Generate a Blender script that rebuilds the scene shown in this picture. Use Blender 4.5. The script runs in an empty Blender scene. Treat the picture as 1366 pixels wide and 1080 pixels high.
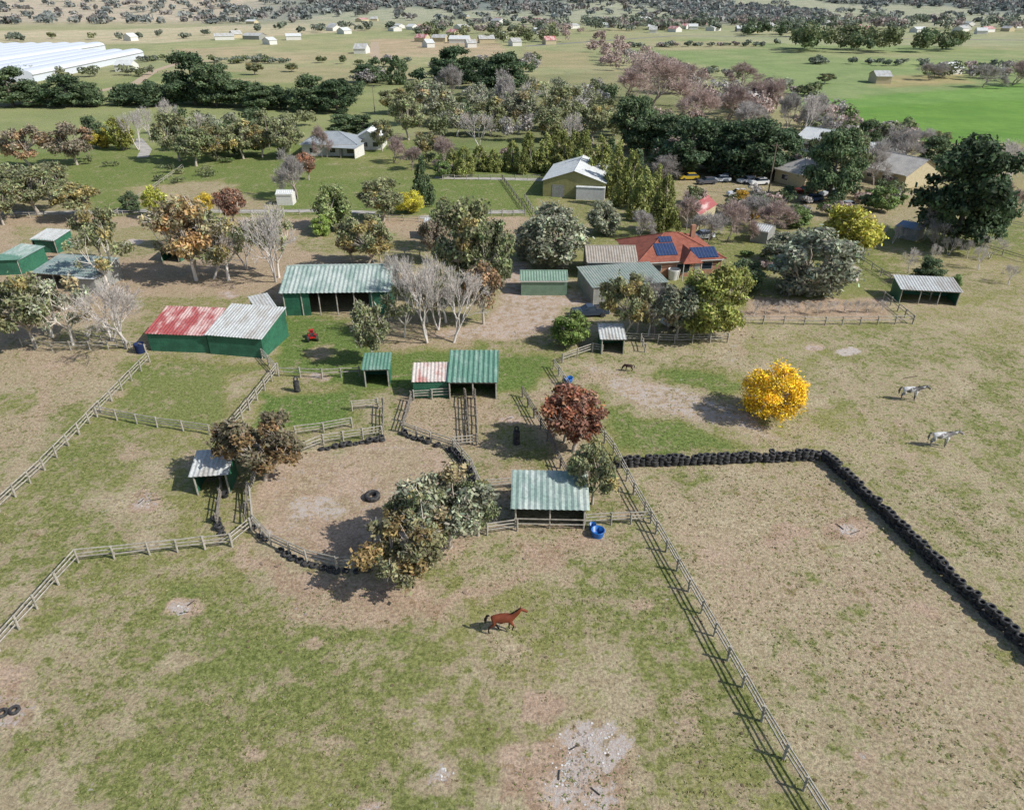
import bpy, math, random
import numpy as np
from mathutils import Vector, Matrix
rng=np.random.default_rng(7); random.seed(7)
scn=bpy.context.scene
# ---------------------------------------------------------------- site survey (photo grid -> metres on the flat ground)
F=950.0; CH=38.0; PT=math.radians(30.0); cp,sp=math.cos(PT),math.sin(PT)
def ray(px,py):
    xr=(px-683)/F; yr=(540-py)/F
    return (xr,cp+yr*sp,-sp+yr*cp)
def G(px,py):
    d=ray(px,py); t=CH/-d[2]; return (d[0]*t,d[1]*t)
def HT(Y,py):
    d=ray(683,py); return CH+Y*d[2]/d[1]
def DEP(Y): return Y*cp+CH*sp
def S(r,g,b):
    f=lambda c:(c/255/12.92 if c/255<0.04045 else ((c/255+0.055)/1.055)**2.4)
    return (f(r),f(g),f(b))
def link(o):
    scn.collection.objects.link(o); return o
# ---------------------------------------------------------------- numpy noise
def _h(ix,iy,s):
    v=np.sin(ix*127.1+iy*311.7+s*74.7)*43758.5453
    return v-np.floor(v)
def vnoise(x,y,s=0):
    ix=np.floor(x);iy=np.floor(y);fx=x-ix;fy=y-iy
    fx=fx*fx*(3-2*fx);fy=fy*fy*(3-2*fy)
    return (_h(ix,iy,s)*(1-fx)+_h(ix+1,iy,s)*fx)*(1-fy)+(_h(ix,iy+1,s)*(1-fx)+_h(ix+1,iy+1,s)*fx)*fy
def fbm(x,y,s=0,o=4):
    r=0;a=.5;t=0
    for i in range(o):
        r=r+a*vnoise(x*2**i,y*2**i,s+i);t+=a;a*=.5
    return r/t
def terrain(x,y):
    x=np.asarray(x,float);y=np.asarray(y,float)
    d=np.clip((y-1150)/1900,0,1);d=d*d*(3-2*d)
    hh=40+150*fbm(x/700+3,y/900,5,3)
    return d*hh
# ---------------------------------------------------------------- node helpers
def newmat(name):
    m=bpy.data.materials.new(name);m.use_nodes=True
    nt=m.node_tree;b=nt.nodes['Principled BSDF'];b.inputs['Roughness'].default_value=.85
    b.inputs['Specular IOR Level'].default_value=.25
    return m,nt,b
def N(nt,t,**k):
    n=nt.nodes.new(t)
    for a,v in k.items(): setattr(n,a,v)
    return n
def mixc(nt,fac,a,b,bt='MIX'):
    n=nt.nodes.new('ShaderNodeMix');n.data_type='RGBA';n.blend_type=bt
    for s,v in ((0,fac),(6,a),(7,b)):
        if isinstance(v,(int,float)): n.inputs[s].default_value=v
        elif isinstance(v,tuple): n.inputs[s].default_value=(*v[:3],1)
        else: nt.links.new(v,n.inputs[s])
    return n.outputs[2]
def math_(nt,op,a,b=None,c=None):
    n=nt.nodes.new('ShaderNodeMath');n.operation=op
    for i,v in enumerate((a,b,c)):
        if v is None: continue
        if isinstance(v,(int,float)): n.inputs[i].default_value=v
        else: nt.links.new(v,n.inputs[i])
    return n.outputs[0]
def sstep(nt,v,lo,hi,a=0.,b=1.):
    n=nt.nodes.new('ShaderNodeMapRange');n.interpolation_type='SMOOTHSTEP'
    nt.links.new(v,n.inputs[0])
    for i,q in enumerate((lo,hi,a,b)): n.inputs[i+1].default_value=q
    return n.outputs[0]
def noise(nt,vec,scale,detail=6,rough=.6,dist=0.):
    n=nt.nodes.new('ShaderNodeTexNoise');n.inputs['Scale'].default_value=scale
    n.inputs['Detail'].default_value=detail;n.inputs['Roughness'].default_value=rough
    n.inputs['Distortion'].default_value=dist
    nt.links.new(vec,n.inputs['Vector']);return n.outputs['Fac']
def bump(nt,b,h,strength=.5,dist=.1):
    n=nt.nodes.new('ShaderNodeBump');n.inputs['Strength'].default_value=strength
    n.inputs['Distance'].default_value=dist
    nt.links.new(h,n.inputs['Height']);nt.links.new(n.outputs[0],b.inputs['Normal'])
_mc={}
def surf(name,col,col2=None,scale=1.5,amt=.5,rough=.8,spec=.25,metal=0.,corr=0.,corr_axis='X',lo=.42,hi=.62,stretch=None):
    if name in _mc: return _mc[name]
    m,nt,b=newmat(name)
    tc=N(nt,'ShaderNodeTexCoord');v=tc.outputs['Object']
    if stretch:
        mp=N(nt,'ShaderNodeMapping');mp.inputs['Scale'].default_value=stretch
        nt.links.new(v,mp.inputs[0]);v2=mp.outputs[0]
    else: v2=v
    n1=noise(nt,v2,scale,6,.65)
    n2=noise(nt,v,scale*7,3,.6)
    c2=col2 or tuple(c*.6 for c in col)
    f=math_(nt,'MULTIPLY',sstep(nt,n1,lo,hi),amt)
    c=mixc(nt,f,col,c2)
    vv=sstep(nt,n2,.25,.75,.78,1.15)
    c=mixc(nt,1.0,c,vv,'MULTIPLY')
    nt.links.new(c,b.inputs['Base Color'])
    b.inputs['Roughness'].default_value=rough;b.inputs['Specular IOR Level'].default_value=spec
    b.inputs['Metallic'].default_value=metal
    if corr:
        w=N(nt,'ShaderNodeTexWave');w.bands_direction=corr_axis;w.inputs['Scale'].default_value=corr
        nt.links.new(v,w.inputs['Vector']);bump(nt,b,w.outputs['Fac'],.5,.03)
    _mc[name]=m;return m
# ---------------------------------------------------------------- mesh helpers
def np_mesh(name,V,Q,mats,mi=None,col=None,smooth=False):
    me=bpy.data.meshes.new(name);V=np.asarray(V,np.float32);Q=np.asarray(Q,np.int32)
    me.vertices.add(len(V));me.vertices.foreach_set('co',V.ravel())
    me.loops.add(Q.size);me.loops.foreach_set('vertex_index',Q.ravel())
    me.polygons.add(len(Q));me.polygons.foreach_set('loop_start',np.arange(0,Q.size,4,dtype=np.int32))
    for m in mats: me.materials.append(m)
    if mi is not None: me.polygons.foreach_set('material_index',np.asarray(mi,np.int32))
    me.update(calc_edges=True)
    if smooth: me.polygons.foreach_set('use_smooth',np.ones(len(Q),bool))
    if col is not None:
        a=me.color_attributes.new('Leaf','FLOAT_COLOR','POINT')
        c4=np.ones((len(V),4),np.float32);c4[:,:3]=col
        a.data.foreach_set('color',c4.ravel())
    return me
class MB:
    def __init__(s): s.v=[];s.f=[];s.m=[]
    def add(s,vs,fs,m=0):
        o=len(s.v);s.v+=[tuple(v) for v in vs];s.f+=[tuple(i+o for i in f) for f in fs];s.m+=[m]*len(fs)
    def box(s,x0,x1,y0,y1,z0,z1,m=0):
        s.add([(x0,y0,z0),(x1,y0,z0),(x1,y1,z0),(x0,y1,z0),(x0,y0,z1),(x1,y0,z1),(x1,y1,z1),(x0,y1,z1)],
              [(0,3,2,1),(4,5,6,7),(0,1,5,4),(1,2,6,5),(2,3,7,6),(3,0,4,7)],m)
    def prism(s,poly,axis,a,b,m=0):
        n=len(poly)
        if axis=='x': vs=[(a,p,q) for p,q in poly]+[(b,p,q) for p,q in poly]
        else: vs=[(p,a,q) for p,q in poly]+[(p,b,q) for p,q in poly]
        fs=[tuple(range(n)),tuple(range(2*n-1,n-1,-1))]+[(i,(i+1)%n+0,(i+1)%n+n,i+n) for i in range(n)]
        s.add(vs,fs,m)
    def beam(s,p,q,r,k=6,r2=None,m=0):
        p=Vector(p);q=Vector(q);d=(q-p).normalized();r2=r if r2 is None else r2
        u=d.orthogonal().normalized();w=d.cross(u);vs=[]
        for c,rr in((p,r),(q,r2)):
            for i in range(k):
                a=2*math.pi*i/k+.4;vs.append(c+u*math.cos(a)*rr+w*math.sin(a)*rr)
        fs=[(i,(i+1)%k,(i+1)%k+k,i+k) for i in range(k)]+[tuple(range(k-1,-1,-1)),tuple(range(k,2*k))]
        s.add(vs,fs,m)
    def mesh(s,name,mats):
        me=bpy.data.meshes.new(name);me.from_pydata(s.v,[],s.f)
        for m in (mats if isinstance(mats,list) else [mats]): me.materials.append(m)
        me.polygons.foreach_set('material_index',s.m);me.update();return me
    def obj(s,name,mats,parent=None,smooth=False):
        me=s.mesh(name,mats)
        if smooth: me.polygons.foreach_set('use_smooth',[True]*len(me.polygons))
        o=link(bpy.data.objects.new(name,me))
        if parent: o.parent=parent
        return o
def empty(name,x,y,z=0,rot=0):
    e=link(bpy.data.objects.new(name,None));e.location=(x,y,z);e.rotation_euler=(0,0,rot);e.empty_display_size=.5;return e
# ---------------------------------------------------------------- camera, world, sun
cam=bpy.data.cameras.new('camera');co=link(bpy.data.objects.new('camera',cam))
co.location=(0,0,CH);co.rotation_euler=(math.pi/2-PT,0,0)
cam.sensor_width=36;cam.sensor_fit='HORIZONTAL';cam.lens=36*F/1366;cam.clip_end=12000;cam.clip_start=.5
scn.camera=co
SA=math.radians(-20);SE=math.radians(41)
sd=Vector((math.cos(SE)*math.cos(SA),math.cos(SE)*math.sin(SA),math.sin(SE)))
w=bpy.data.worlds.new('World');scn.world=w;w.use_nodes=True;nt=w.node_tree
sk=nt.nodes.new('ShaderNodeTexSky');sk.sky_type='NISHITA';sk.sun_disc=False
sk.sun_elevation=SE;sk.sun_rotation=math.pi/2-SA
nt.links.new(sk.outputs[0],nt.nodes['Background'].inputs[0]);nt.nodes['Background'].inputs[1].default_value=.13
sun=bpy.data.lights.new('sun','SUN');sun.energy=5.0;sun.angle=math.radians(.5);sun.color=(1,.97,.93)
so=link(bpy.data.objects.new('sun',sun));so.rotation_euler=sd.to_track_quat('Z','Y').to_euler()
scn.view_settings.view_transform='Standard';scn.view_settings.look='None';scn.view_settings.exposure=0
# ---------------------------------------------------------------- ground
def axis(fine0,fine1,step,lim0,lim1,gr):
    a=list(np.arange(fine0,fine1+1e-6,step));s=step
    while a[-1]<lim1: s*=gr;a.append(a[-1]+s)
    s=step
    b=[]
    c=fine0
    while c>lim0: s*=gr;c-=s;b.append(c)
    return np.array(b[::-1]+a)
gx=axis(-75,75,.5,-4500,4500,1.035);gy=axis(-2,130,.5,-60,5200,1.03)
X,Y=np.meshgrid(gx,gy);X=X.ravel();Y=Y.ravel();Z=terrain(X,Y)
nx,ny=len(gx),len(gy)
I=np.arange(nx*ny).reshape(ny,nx)
Q=np.stack([I[:-1,:-1],I[:-1,1:],I[1:,1:],I[1:,:-1]],-1).reshape(-1,4)
DD=np.hypot(X,Y)
W1=(fbm(X/6,Y/6,1,4)-.5)*2;W2=(fbm(X/6,Y/6,21,4)-.5)*2
U1=(fbm(X/1.7,Y/1.7,41,3)-.5)*2;U2=(fbm(X/1.7,Y/1.7,61,3)-.5)*2
def polymask(poly,soft,rag=0.):
    P=np.array([G(*p) for p in poly]);m=np.zeros(len(X),np.float32)
    mg=soft*3+rag*2
    sel=np.where((X>P[:,0].min()-mg)&(X<P[:,0].max()+mg)&(Y>P[:,1].min()-mg)&(Y<P[:,1].max()+mg))[0]
    if len(sel)==0: return m
    x=X[sel]+W1[sel]*soft*1.6+U1[sel]*rag;y=Y[sel]+W2[sel]*soft*1.6+U2[sel]*rag
    ins=np.zeros(len(sel),bool);dm=np.full(len(sel),1e9)
    for i in range(len(P)):
        ax,ay=P[i];bx,by=P[(i+1)%len(P)]
        c=((ay>y)!=(by>y))&(x<(bx-ax)*(y-ay)/((by-ay) if by!=ay else 1e-9)+ax);ins^=c
        t=np.clip(((x-ax)*(bx-ax)+(y-ay)*(by-ay))/((bx-ax)**2+(by-ay)**2+1e-9),0,1)
        dm=np.minimum(dm,np.hypot(x-ax-t*(bx-ax),y-ay-t*(by-ay)))
    sd_=np.where(ins,dm,-dm)
    v=np.clip(sd_/soft*.5+.5,0,1);m[sel]=v*v*(3-2*v);return m
M=np.zeros((len(X),3),np.float32);M[:,0]=.45;M[:,1]=.15
FC=np.zeros((len(X),4),np.float32)
def paint(poly,g,b,p=0,soft=1.5,a=1.0,rag=0.):
    m=polymask(poly,soft,rag)[:,None]*a
    M[:]=M*(1-m)+np.array([[g,b,p]],np.float32)*m
def field(poly,rgb,soft=4,a=.8):
    m=polymask(poly,soft)[:,None];c=np.array([[*S(*rgb),a]],np.float32)
    FC[:,:3]=FC[:,:3]*(1-m)+c[:,:3]*m;FC[:,3:]=FC[:,3:]*(1-m)+a*m
def ell(cx,cy,rx,ry,n=14): return [(cx+rx*math.cos(2*math.pi*i/n),cy+ry*math.sin(2*math.pi*i/n)) for i in range(n)]
def track(pts,w,g,b,p,a=.6,soft=.35):
    L=[(x-w,y) for x,y in pts]+[(x+w,y) for x,y in pts[::-1]]
    paint(L,g,b,p,soft,a,.4)
# near paddocks
paint([(-400,745),(330,735),(480,800),(700,790),(870,715),(1100,1080),(1300,1700),(-400,1700)],.62,.08,0,1.5)
paint([(200,790),(420,800),(540,880),(440,1000),(250,960),(160,870)],.78,.04,0,3,.85,2)
paint([(840,730),(890,780),(1040,1020),(1060,1075),(940,1080),(850,900)],.78,.03,0,2,.9,1)
paint([(450,930),(680,900),(700,1080),(400,1080)],.68,.02,0,2.5,.8,2)
paint([(-80,860),(160,850),(200,940),(140,1080),(-80,1080)],.44,.18,0,2,1,1)
paint([(640,830),(840,850),(870,960),(640,950)],.44,.16,0,2,1,2)
paint([(560,860),(640,850),(600,960),(500,960)],.72,.0,0,2,1,1)
paint([(-20,760),(100,760),(60,850),(-30,880)],.47,.2,0,1.5,1,1)
paint([(860,900),(980,930),(1030,1080),(900,1080)],.55,.2,0,2,.7,2)
paint([(330,715),(400,750),(480,765),(600,785),(700,760),(680,715),(800,700),(830,722),(720,760),(660,800),(560,815),(450,815),(390,800),(345,765)],.22,.75,0,1.2,1,1)
paint([(370,780),(520,800),(530,825),(400,830)],.3,.6,.1,1,1,1)
paint([(-10,880),(30,890),(20,925),(-10,930)],.1,.8,.2,.6,1,.6)
paint([(-30,925),(50,925),(55,960),(20,978),(-30,985)],.05,.8,.45,.7,1,.6)
paint([(850,635),(1095,615),(1366,870),(1500,1300),(1200,1300),(1105,1080),(940,800)],.30,.36,0,.8)
paint([(900,700),(1000,690),(1080,800),(980,790)],.18,.5,0,3,.8,1)
paint([(1000,850),(1100,840),(1180,1000),(1090,1040)],.47,.16,0,2.5,.8,1)
paint([(1040,700),(1150,740),(1250,860),(1340,960),(1200,900)],.22,.5,0,2.5,.7,1)
paint([(780,465),(1000,430),(1500,395),(1700,1000),(1366,850),(1110,600),(830,600)],.44,.2,.05,1)
paint([(1000,470),(1366,440),(1366,500),(1000,520)],.56,.1,0,3,.7,2)
paint([(1100,500),(1300,480),(1340,560),(1180,580)],.34,.34,.1,3,.7,2)
paint([(1150,560),(1366,560),(1366,680),(1230,650)],.48,.16,0,3,.7,2)
paint([(810,545),(960,565),(1000,598),(830,604)],.86,.03,0,1.2,1,1.5)
paint([(880,485),(980,490),(990,520),(900,515)],.88,.03,0,1.2,1,1.5)
paint([(780,480),(830,500),(900,515),(1000,550),(1040,585),(930,562),(830,532),(790,510)],.12,.55,.46,1.2,1,1.2)
paint([(970,440),(1010,450),(1000,480),(960,500)],.3,.4,.3,1.5,1,1)
paint([(-400,470),(200,470),(350,490),(300,720),(100,745),(-300,900)],.60,.10,0,1)
paint([(-300,440),(190,465),(130,540),(60,610),(-200,760)],.36,.40,0,1.5,1,1)
paint([(-300,600),(10,600),(60,560),(120,540),(0,675),(-300,900)],.52,.2,0,1.5,1,1)
paint([(170,480),(350,485),(310,580),(150,565)],.82,.05,0,1.2,1,1)
paint([(90,600),(310,600),(325,715),(60,740)],.70,.1,0,2,1,1)
paint([(120,670),(200,640),(240,680),(200,710)],.3,.35,.2,2,1,1)
paint([(300,500),(500,495),(512,580),(400,600),(310,585)],.55,.25,0,.8)
paint([(350,525),(480,522),(478,565),(340,572)],.98,.0,0,1,1,.6)
paint([(520,525),(735,520),(850,690),(800,705),(655,705),(640,610),(540,580)],.36,.5,0,.8)
paint([(640,570),(700,570),(720,620),(650,630)],.7,.3,0,1.5,1,1)
paint([(770,600),(815,620),(850,690),(800,700)],.5,.4,0,.8,1,1)
paint([(342,640),(370,612),(430,600),(520,583),(590,597),(632,650),(650,690),(620,740),(480,752),(400,742),(350,715),(333,680)],.05,.60,.20,.5)
paint([(380,672),(420,664),(458,674),(448,692),(402,704),(378,690)],.0,.5,.55,.5,1,.8)
paint([(400,690),(520,700),(560,735),(430,735)],.05,.85,.02,1,.7,1)
paint([(440,610),(560,600),(590,640),(520,640)],.3,.5,.1,1,1,1)
paint([(-500,275),(400,290),(700,290),(680,350),(660,400),(370,405),(180,420),(0,460),(-500,460)],.30,.56,.05,1.5,1,1)
paint([(20,300),(200,300),(260,330),(150,350),(20,320)],.55,.3,.0,2,1,2)
paint([(400,300),(480,300),(640,350),(560,360),(400,330)],.62,.3,.0,2,1,2)
paint([(180,395),(360,395),(370,420),(190,425)],.65,.3,0,1.5,1,1)
paint([(360,415),(480,425),(560,460),(760,450),(745,480),(700,525),(520,525),(360,495)],.92,.03,0,1.5,1,1)
paint([(430,405),(540,400),(620,440),(620,470),(520,470),(470,430)],.5,.5,.0,1.5,1,1)
paint([(640,400),(700,350),(760,420),(740,470),(640,470)],.55,.3,0,1.5,1,1)
paint([(672,350),(700,350),(735,385),(850,385),(800,405),(752,408),(735,440),(690,452),(600,455),(575,448),(650,425),(670,400)],.05,.66,.42,.9)
paint([(640,345),(800,300),(1000,290),(1000,420),(850,430),(740,340)],.74,.15,0,1.5,1,1)
paint([(960,300),(1500,290),(1500,395),(1366,400),(1190,400),(1000,425)],.76,.12,0,2,1,2)
paint([(1000,395),(1190,400),(1190,425),(990,425)],.2,.7,0,1)
paint([(1180,330),(1366,350),(1366,395),(1200,385)],.55,.32,0,3,1,2)
paint([(-600,205),(720,185),(800,290),(400,288),(100,285),(-600,270)],.86,.05,0,2)
paint([(-500,235),(80,235),(120,285),(-500,285)],.5,.35,0,2,1,2)
paint([(170,250),(300,240),(370,280),(200,283)],.45,.38,0,2,1,2)
paint([(440,205),(560,200),(600,240),(450,235)],.8,.1,0,2)
paint([(720,265),(860,265),(860,300),(720,300)],.7,.2,.1,2,1,2)
paint([(900,215),(1240,215),(1260,300),(900,290)],.5,.38,.1,3,1,2)
# vehicle and stock tracks
track([(845,720),(880,850),(900,960),(900,1100)],3,.4,.6,.1,.5);track([(862,720),(905,850),(930,960),(935,1100)],3,.4,.6,.1,.45)
track([(20,430),(60,520),(40,600),(-10,680)],6,.1,.8,.2,.4);track([(1100,470),(1160,560),(1240,650),(1366,760)],6,.2,.6,.3,.5)
track([(700,730),(560,860),(420,960),(300,1080)],5,.3,.6,.1,.4);track([(300,735),(200,800),(90,900),(20,940)],5,.2,.7,.2,.5)
track([(1180,650),(1183,760),(1190,900)],5,.5,.2,0,.4);track([(800,725),(900,800),(1000,1000)],3,.2,.6,.1,.3)
# random worn and lush patches
for i in range(120):
    px=random.uniform(-20,1380);py=random.uniform(620,1080) if i%3 else random.uniform(440,620)
    sz=random.uniform(8,26)
    if 340<px<660 and 590<py<760: continue
    if random.random()<.6: paint(ell(px,py,sz,sz*.6,8),.15,random.uniform(.4,.75),random.uniform(0,.2),.5,.65,1.0)
    else: paint(ell(px,py,sz*1.2,sz*.7,8),.9,0,0,.8,.55,1.4)
# ash / burnt spots and wallows
for cx,cy,rx,ry,g,b,p,s in [(768,1045,92,68,.1,.95,.12,1.0),(790,990,44,34,.0,.7,.66,.6),(762,1030,30,40,.0,.8,.6,.6),(815,1058,24,26,0,.7,.62,.5),(748,1060,16,16,0,.8,.66,.4),(735,1000,26,22,.0,1,.08,.5),(592,1030,22,22,.1,.7,.35,.5),(592,1028,12,12,.1,.5,.8,.35),(490,1068,26,16,.1,.8,.45,.5),(350,1078,20,10,.1,.8,.4,.4),
    (243,812,21,17,0,.9,.25,.4),(243,812,12,10,0,.6,.72,.3),(190,668,19,13,0,.9,.25,.4),(190,668,10,6,0,.6,.75,.25),(1130,708,24,16,0,1,.1,.4),(1130,708,12,8,0,.8,.68,.3),(1130,468,14,5,0,.2,1.2,.2),(1087,464,13,5,0,.9,.5,.2),(735,932,24,14,.05,1,.15,.5),(715,935,10,20,.05,1,.1,.5),
    (430,503,14,5,0,.8,.5,.3),(674,560,14,5,0,.8,.5,.3),(180,323,12,4,0,.5,.8,.3),(305,393,15,5,0,.8,.5,.3),
    (1050,718,26,12,.1,.9,0,.5),(860,815,12,10,.1,.8,.1,.5),(1240,820,14,8,.1,.8,.1,.4),(1160,1010,14,10,.1,.8,.2,.4),(420,860,10,6,.1,.8,.1,.3),(330,1000,14,8,.2,.7,.1,.4),(520,960,10,6,.2,.7,.1,.4)]:
    paint(ell(cx,cy,rx,ry),g,b,p,s,1,s*2.6)
# distant fields, aerial haze painted in as paler colour
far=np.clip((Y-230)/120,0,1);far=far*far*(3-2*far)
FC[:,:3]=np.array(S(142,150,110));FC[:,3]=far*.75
field([(-700,230),(-50,205),(560,185),(560,110),(200,92),(-700,150)],(130,142,92),5,.7)
field([(180,95),(560,85),(560,108),(250,112)],(156,150,116),5,.8)
field([(200,60),(500,45),(740,60),(700,85),(400,88),(200,80)],(152,156,116),8,.8)
field([(230,66),(330,62),(340,74),(240,78)],(170,156,128),5,.8);field([(360,58),(470,54),(480,64),(370,70)],(132,146,98),6,.8)
field([(180,100),(330,96),(340,104),(190,110)],(120,136,86),4,.7);field([(560,86),(700,84),(700,92),(560,95)],(128,142,90),4,.7)
field([(340,72),(470,70),(470,80),(350,84)],(164,154,122),5,.8);field([(-200,112),(40,108),(30,124),(-200,130)],(164,154,124),5,.7);field([(700,66),(780,70),(790,92),(700,90)],(158,150,116),5,.7)
field([(-700,45),(150,40),(480,28),(480,42),(200,58),(-700,70)],(186,176,150),10,.9)
field([(490,52),(660,52),(680,76),(500,76)],(176,158,132),6,.8)
field([(560,110),(900,90),(900,190),(560,200)],(112,122,82),6,.7)
field([(810,52),(1060,50),(1700,88),(1700,118),(1080,132),(900,92)],(126,146,96),8,.85)
field([(860,56),(1000,54),(1010,64),(880,68)],(156,154,120),6,.8);field([(1200,80),(1366,86),(1366,96),(1210,92)],(140,158,104),6,.8)
field([(1065,136),(1366,112),(1900,112),(1900,205),(1366,195),(1200,190),(1090,168)],(100,140,62),3,.92)
field([(1065,136),(1366,112),(1900,112),(1900,128),(1300,134),(1075,148)],(110,146,76),3,.92)
field([(1180,102),(1290,98),(1290,112),(1170,118)],(160,150,110),5,.9)
field([(840,45),(1060,36),(1366,44),(1366,62),(1060,60)],(150,158,124),8,.8)
field([(900,28),(1366,22),(1366,36),(1000,36)],(162,162,138),14,.8)
field([(1240,190),(1500,195),(1500,300),(1290,300)],(150,140,100),4,.6)
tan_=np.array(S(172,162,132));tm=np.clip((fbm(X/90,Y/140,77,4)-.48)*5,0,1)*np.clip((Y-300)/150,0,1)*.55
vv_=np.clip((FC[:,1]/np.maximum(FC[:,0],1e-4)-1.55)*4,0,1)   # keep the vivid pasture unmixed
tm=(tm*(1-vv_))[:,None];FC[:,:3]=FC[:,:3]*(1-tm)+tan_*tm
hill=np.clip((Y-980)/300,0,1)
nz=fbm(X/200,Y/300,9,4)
straw=np.array(S(190,176,156));grn=np.array(S(158,160,138));bl=np.array(S(122,130,126))  # hill colours paled and blued, aerial haze painted into them
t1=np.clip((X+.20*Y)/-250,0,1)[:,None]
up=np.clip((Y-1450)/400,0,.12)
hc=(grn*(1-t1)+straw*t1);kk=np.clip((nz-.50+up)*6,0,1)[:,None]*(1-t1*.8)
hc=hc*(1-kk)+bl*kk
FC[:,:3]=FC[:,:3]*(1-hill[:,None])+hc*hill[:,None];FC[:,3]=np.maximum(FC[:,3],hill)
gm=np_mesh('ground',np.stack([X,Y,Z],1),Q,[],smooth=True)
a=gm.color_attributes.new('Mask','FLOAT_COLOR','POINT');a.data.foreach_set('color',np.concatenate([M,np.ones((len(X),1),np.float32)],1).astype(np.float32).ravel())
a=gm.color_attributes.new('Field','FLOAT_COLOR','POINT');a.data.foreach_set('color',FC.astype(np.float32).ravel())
m,nt,b=newmat('paddock_ground')
tc=N(nt,'ShaderNodeTexCoord').outputs['Object']
mk=N(nt,'ShaderNodeAttribute',attribute_name='Mask');fd=N(nt,'ShaderNodeAttribute',attribute_name='Field')
sx=N(nt,'ShaderNodeSeparateColor');nt.links.new(mk.outputs['Color'],sx.inputs[0])
nA=noise(nt,tc,.25,5,.65);nB=noise(nt,tc,1.0,6,.72);nC=noise(nt,tc,4.2,5,.85);nD=noise(nt,tc,.05,3,.5);nE=noise(nt,tc,2.3,5,.78)
def thr(mask,n1,a1,n2,a2,w):
    s=math_(nt,'ADD',mask,math_(nt,'MULTIPLY',math_(nt,'SUBTRACT',n1,.5),a1))
    s=math_(nt,'ADD',s,math_(nt,'MULTIPLY',math_(nt,'SUBTRACT',n2,.5),a2))
    return sstep(nt,s,.5-w,.5+w)
gf=thr(sx.outputs[0],nA,1.6,nB,2.6,.30)
bf=thr(sx.outputs[1],nE,1.9,nA,1.1,.26)
pf=thr(sx.outputs[2],nB,2.0,nE,2.2,.16)
dry=mixc(nt,sstep(nt,nB,.36,.64),S(152,138,110),S(188,174,146))
grn_=mixc(nt,sstep(nt,nE,.34,.66),S(92,100,52),S(142,144,88))
lush=mixc(nt,sstep(nt,nE,.34,.66),S(76,96,44),S(116,136,72))
grn_=mixc(nt,sstep(nt,nD,.42,.62),grn_,mixc(nt,.5,grn_,S(146,140,90)))
grn_=mixc(nt,sstep(nt,sx.outputs[0],.68,.98),grn_,lush)
c=mixc(nt,gf,dry,grn_)
drt=mixc(nt,sstep(nt,nA,.38,.6),S(154,128,106),S(182,158,138))
drt=mixc(nt,sstep(nt,nB,.5,.68),drt,S(138,108,84))
c=mixc(nt,math_(nt,'MULTIPLY',bf,.82),c,drt)
pal=mixc(nt,sstep(nt,nC,.40,.6),S(222,216,208),S(156,140,130))
c=mixc(nt,math_(nt,'MULTIPLY',pf,.85),c,pal)
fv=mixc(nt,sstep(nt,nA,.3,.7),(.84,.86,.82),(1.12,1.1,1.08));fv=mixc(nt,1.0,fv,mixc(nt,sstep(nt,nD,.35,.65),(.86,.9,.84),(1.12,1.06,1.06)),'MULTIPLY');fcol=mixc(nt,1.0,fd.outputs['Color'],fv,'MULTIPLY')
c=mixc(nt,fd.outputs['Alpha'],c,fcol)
sp1=sstep(nt,nC,.34,.66,.60,1.36);c=mixc(nt,1.0,c,sp1,'MULTIPLY')
sp2=sstep(nt,nE,.54,.68,1.0,.76);c=mixc(nt,1.0,c,sp2,'MULTIPLY')
nt.links.new(c,b.inputs['Base Color']);b.inputs['Roughness'].default_value=.95;b.inputs['Specular IOR Level'].default_value=.1
bump(nt,b,nC,.7,.18)
gm.materials.append(m);ground=link(bpy.data.objects.new('ground',gm))
# ---------------------------------------------------------------- vegetation materials
lm,nt,b=newmat('foliage')
at=N(nt,'ShaderNodeAttribute',attribute_name='Leaf');oi=N(nt,'ShaderNodeObjectInfo')
c=mixc(nt,1.0,at.outputs['Color'],oi.outputs['Color'],'MULTIPLY')
nt.links.new(c,b.inputs['Base Color']);b.inputs['Roughness'].default_value=.7
tr=N(nt,'ShaderNodeBsdfTranslucent');nt.links.new(c,tr.inputs[0])
ms=N(nt,'ShaderNodeMixShader');ms.inputs[0].default_value=.28
nt.links.new(b.outputs[0],ms.inputs[1]);nt.links.new(tr.outputs[0],ms.inputs[2])
nt.links.new(ms.outputs[0],nt.nodes['Material Output'].inputs[0])
bm_,nt,b=newmat('bark');at=N(nt,'ShaderNodeAttribute',attribute_name='Leaf')
nt.links.new(at.outputs['Color'],b.inputs['Base Color'])
# ---------------------------------------------------------------- vegetation generators
class TM:
    def __init__(s): s.V=[];s.Q=[];s.C=[];s.M=[];s.n=0
    def add(s,V,Q,C,m):
        s.V.append(V);s.Q.append(Q+s.n);s.n+=len(V);s.C.append(C);s.M.append(np.full(len(Q),m))
    def arrays(s): return np.concatenate(s.V),np.concatenate(s.Q),np.concatenate(s.C),np.concatenate(s.M)
def tube(pts,rad,k):
    pts=np.array(pts,float);n=len(pts);V=[]
    for i in range(n):
        d=pts[min(i+1,n-1)]-pts[max(i-1,0)];d/=np.linalg.norm(d)+1e-9
        u=np.cross(d,[.3,.9,.1]);u/=np.linalg.norm(u)+1e-9;v=np.cross(d,u)
        for j in range(k):
            a=2*math.pi*j/k;V.append(pts[i]+(u*math.cos(a)+v*math.sin(a))*rad[i])
    Q=[(i*k+j,i*k+(j+1)%k,(i+1)*k+(j+1)%k,(i+1)*k+j) for i in range(n-1) for j in range(k)]
    return np.array(V),np.array(Q)
def unit(n,r): v=r.normal(size=(n,3));return v/(np.linalg.norm(v,axis=1)[:,None]+1e-9)
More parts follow.
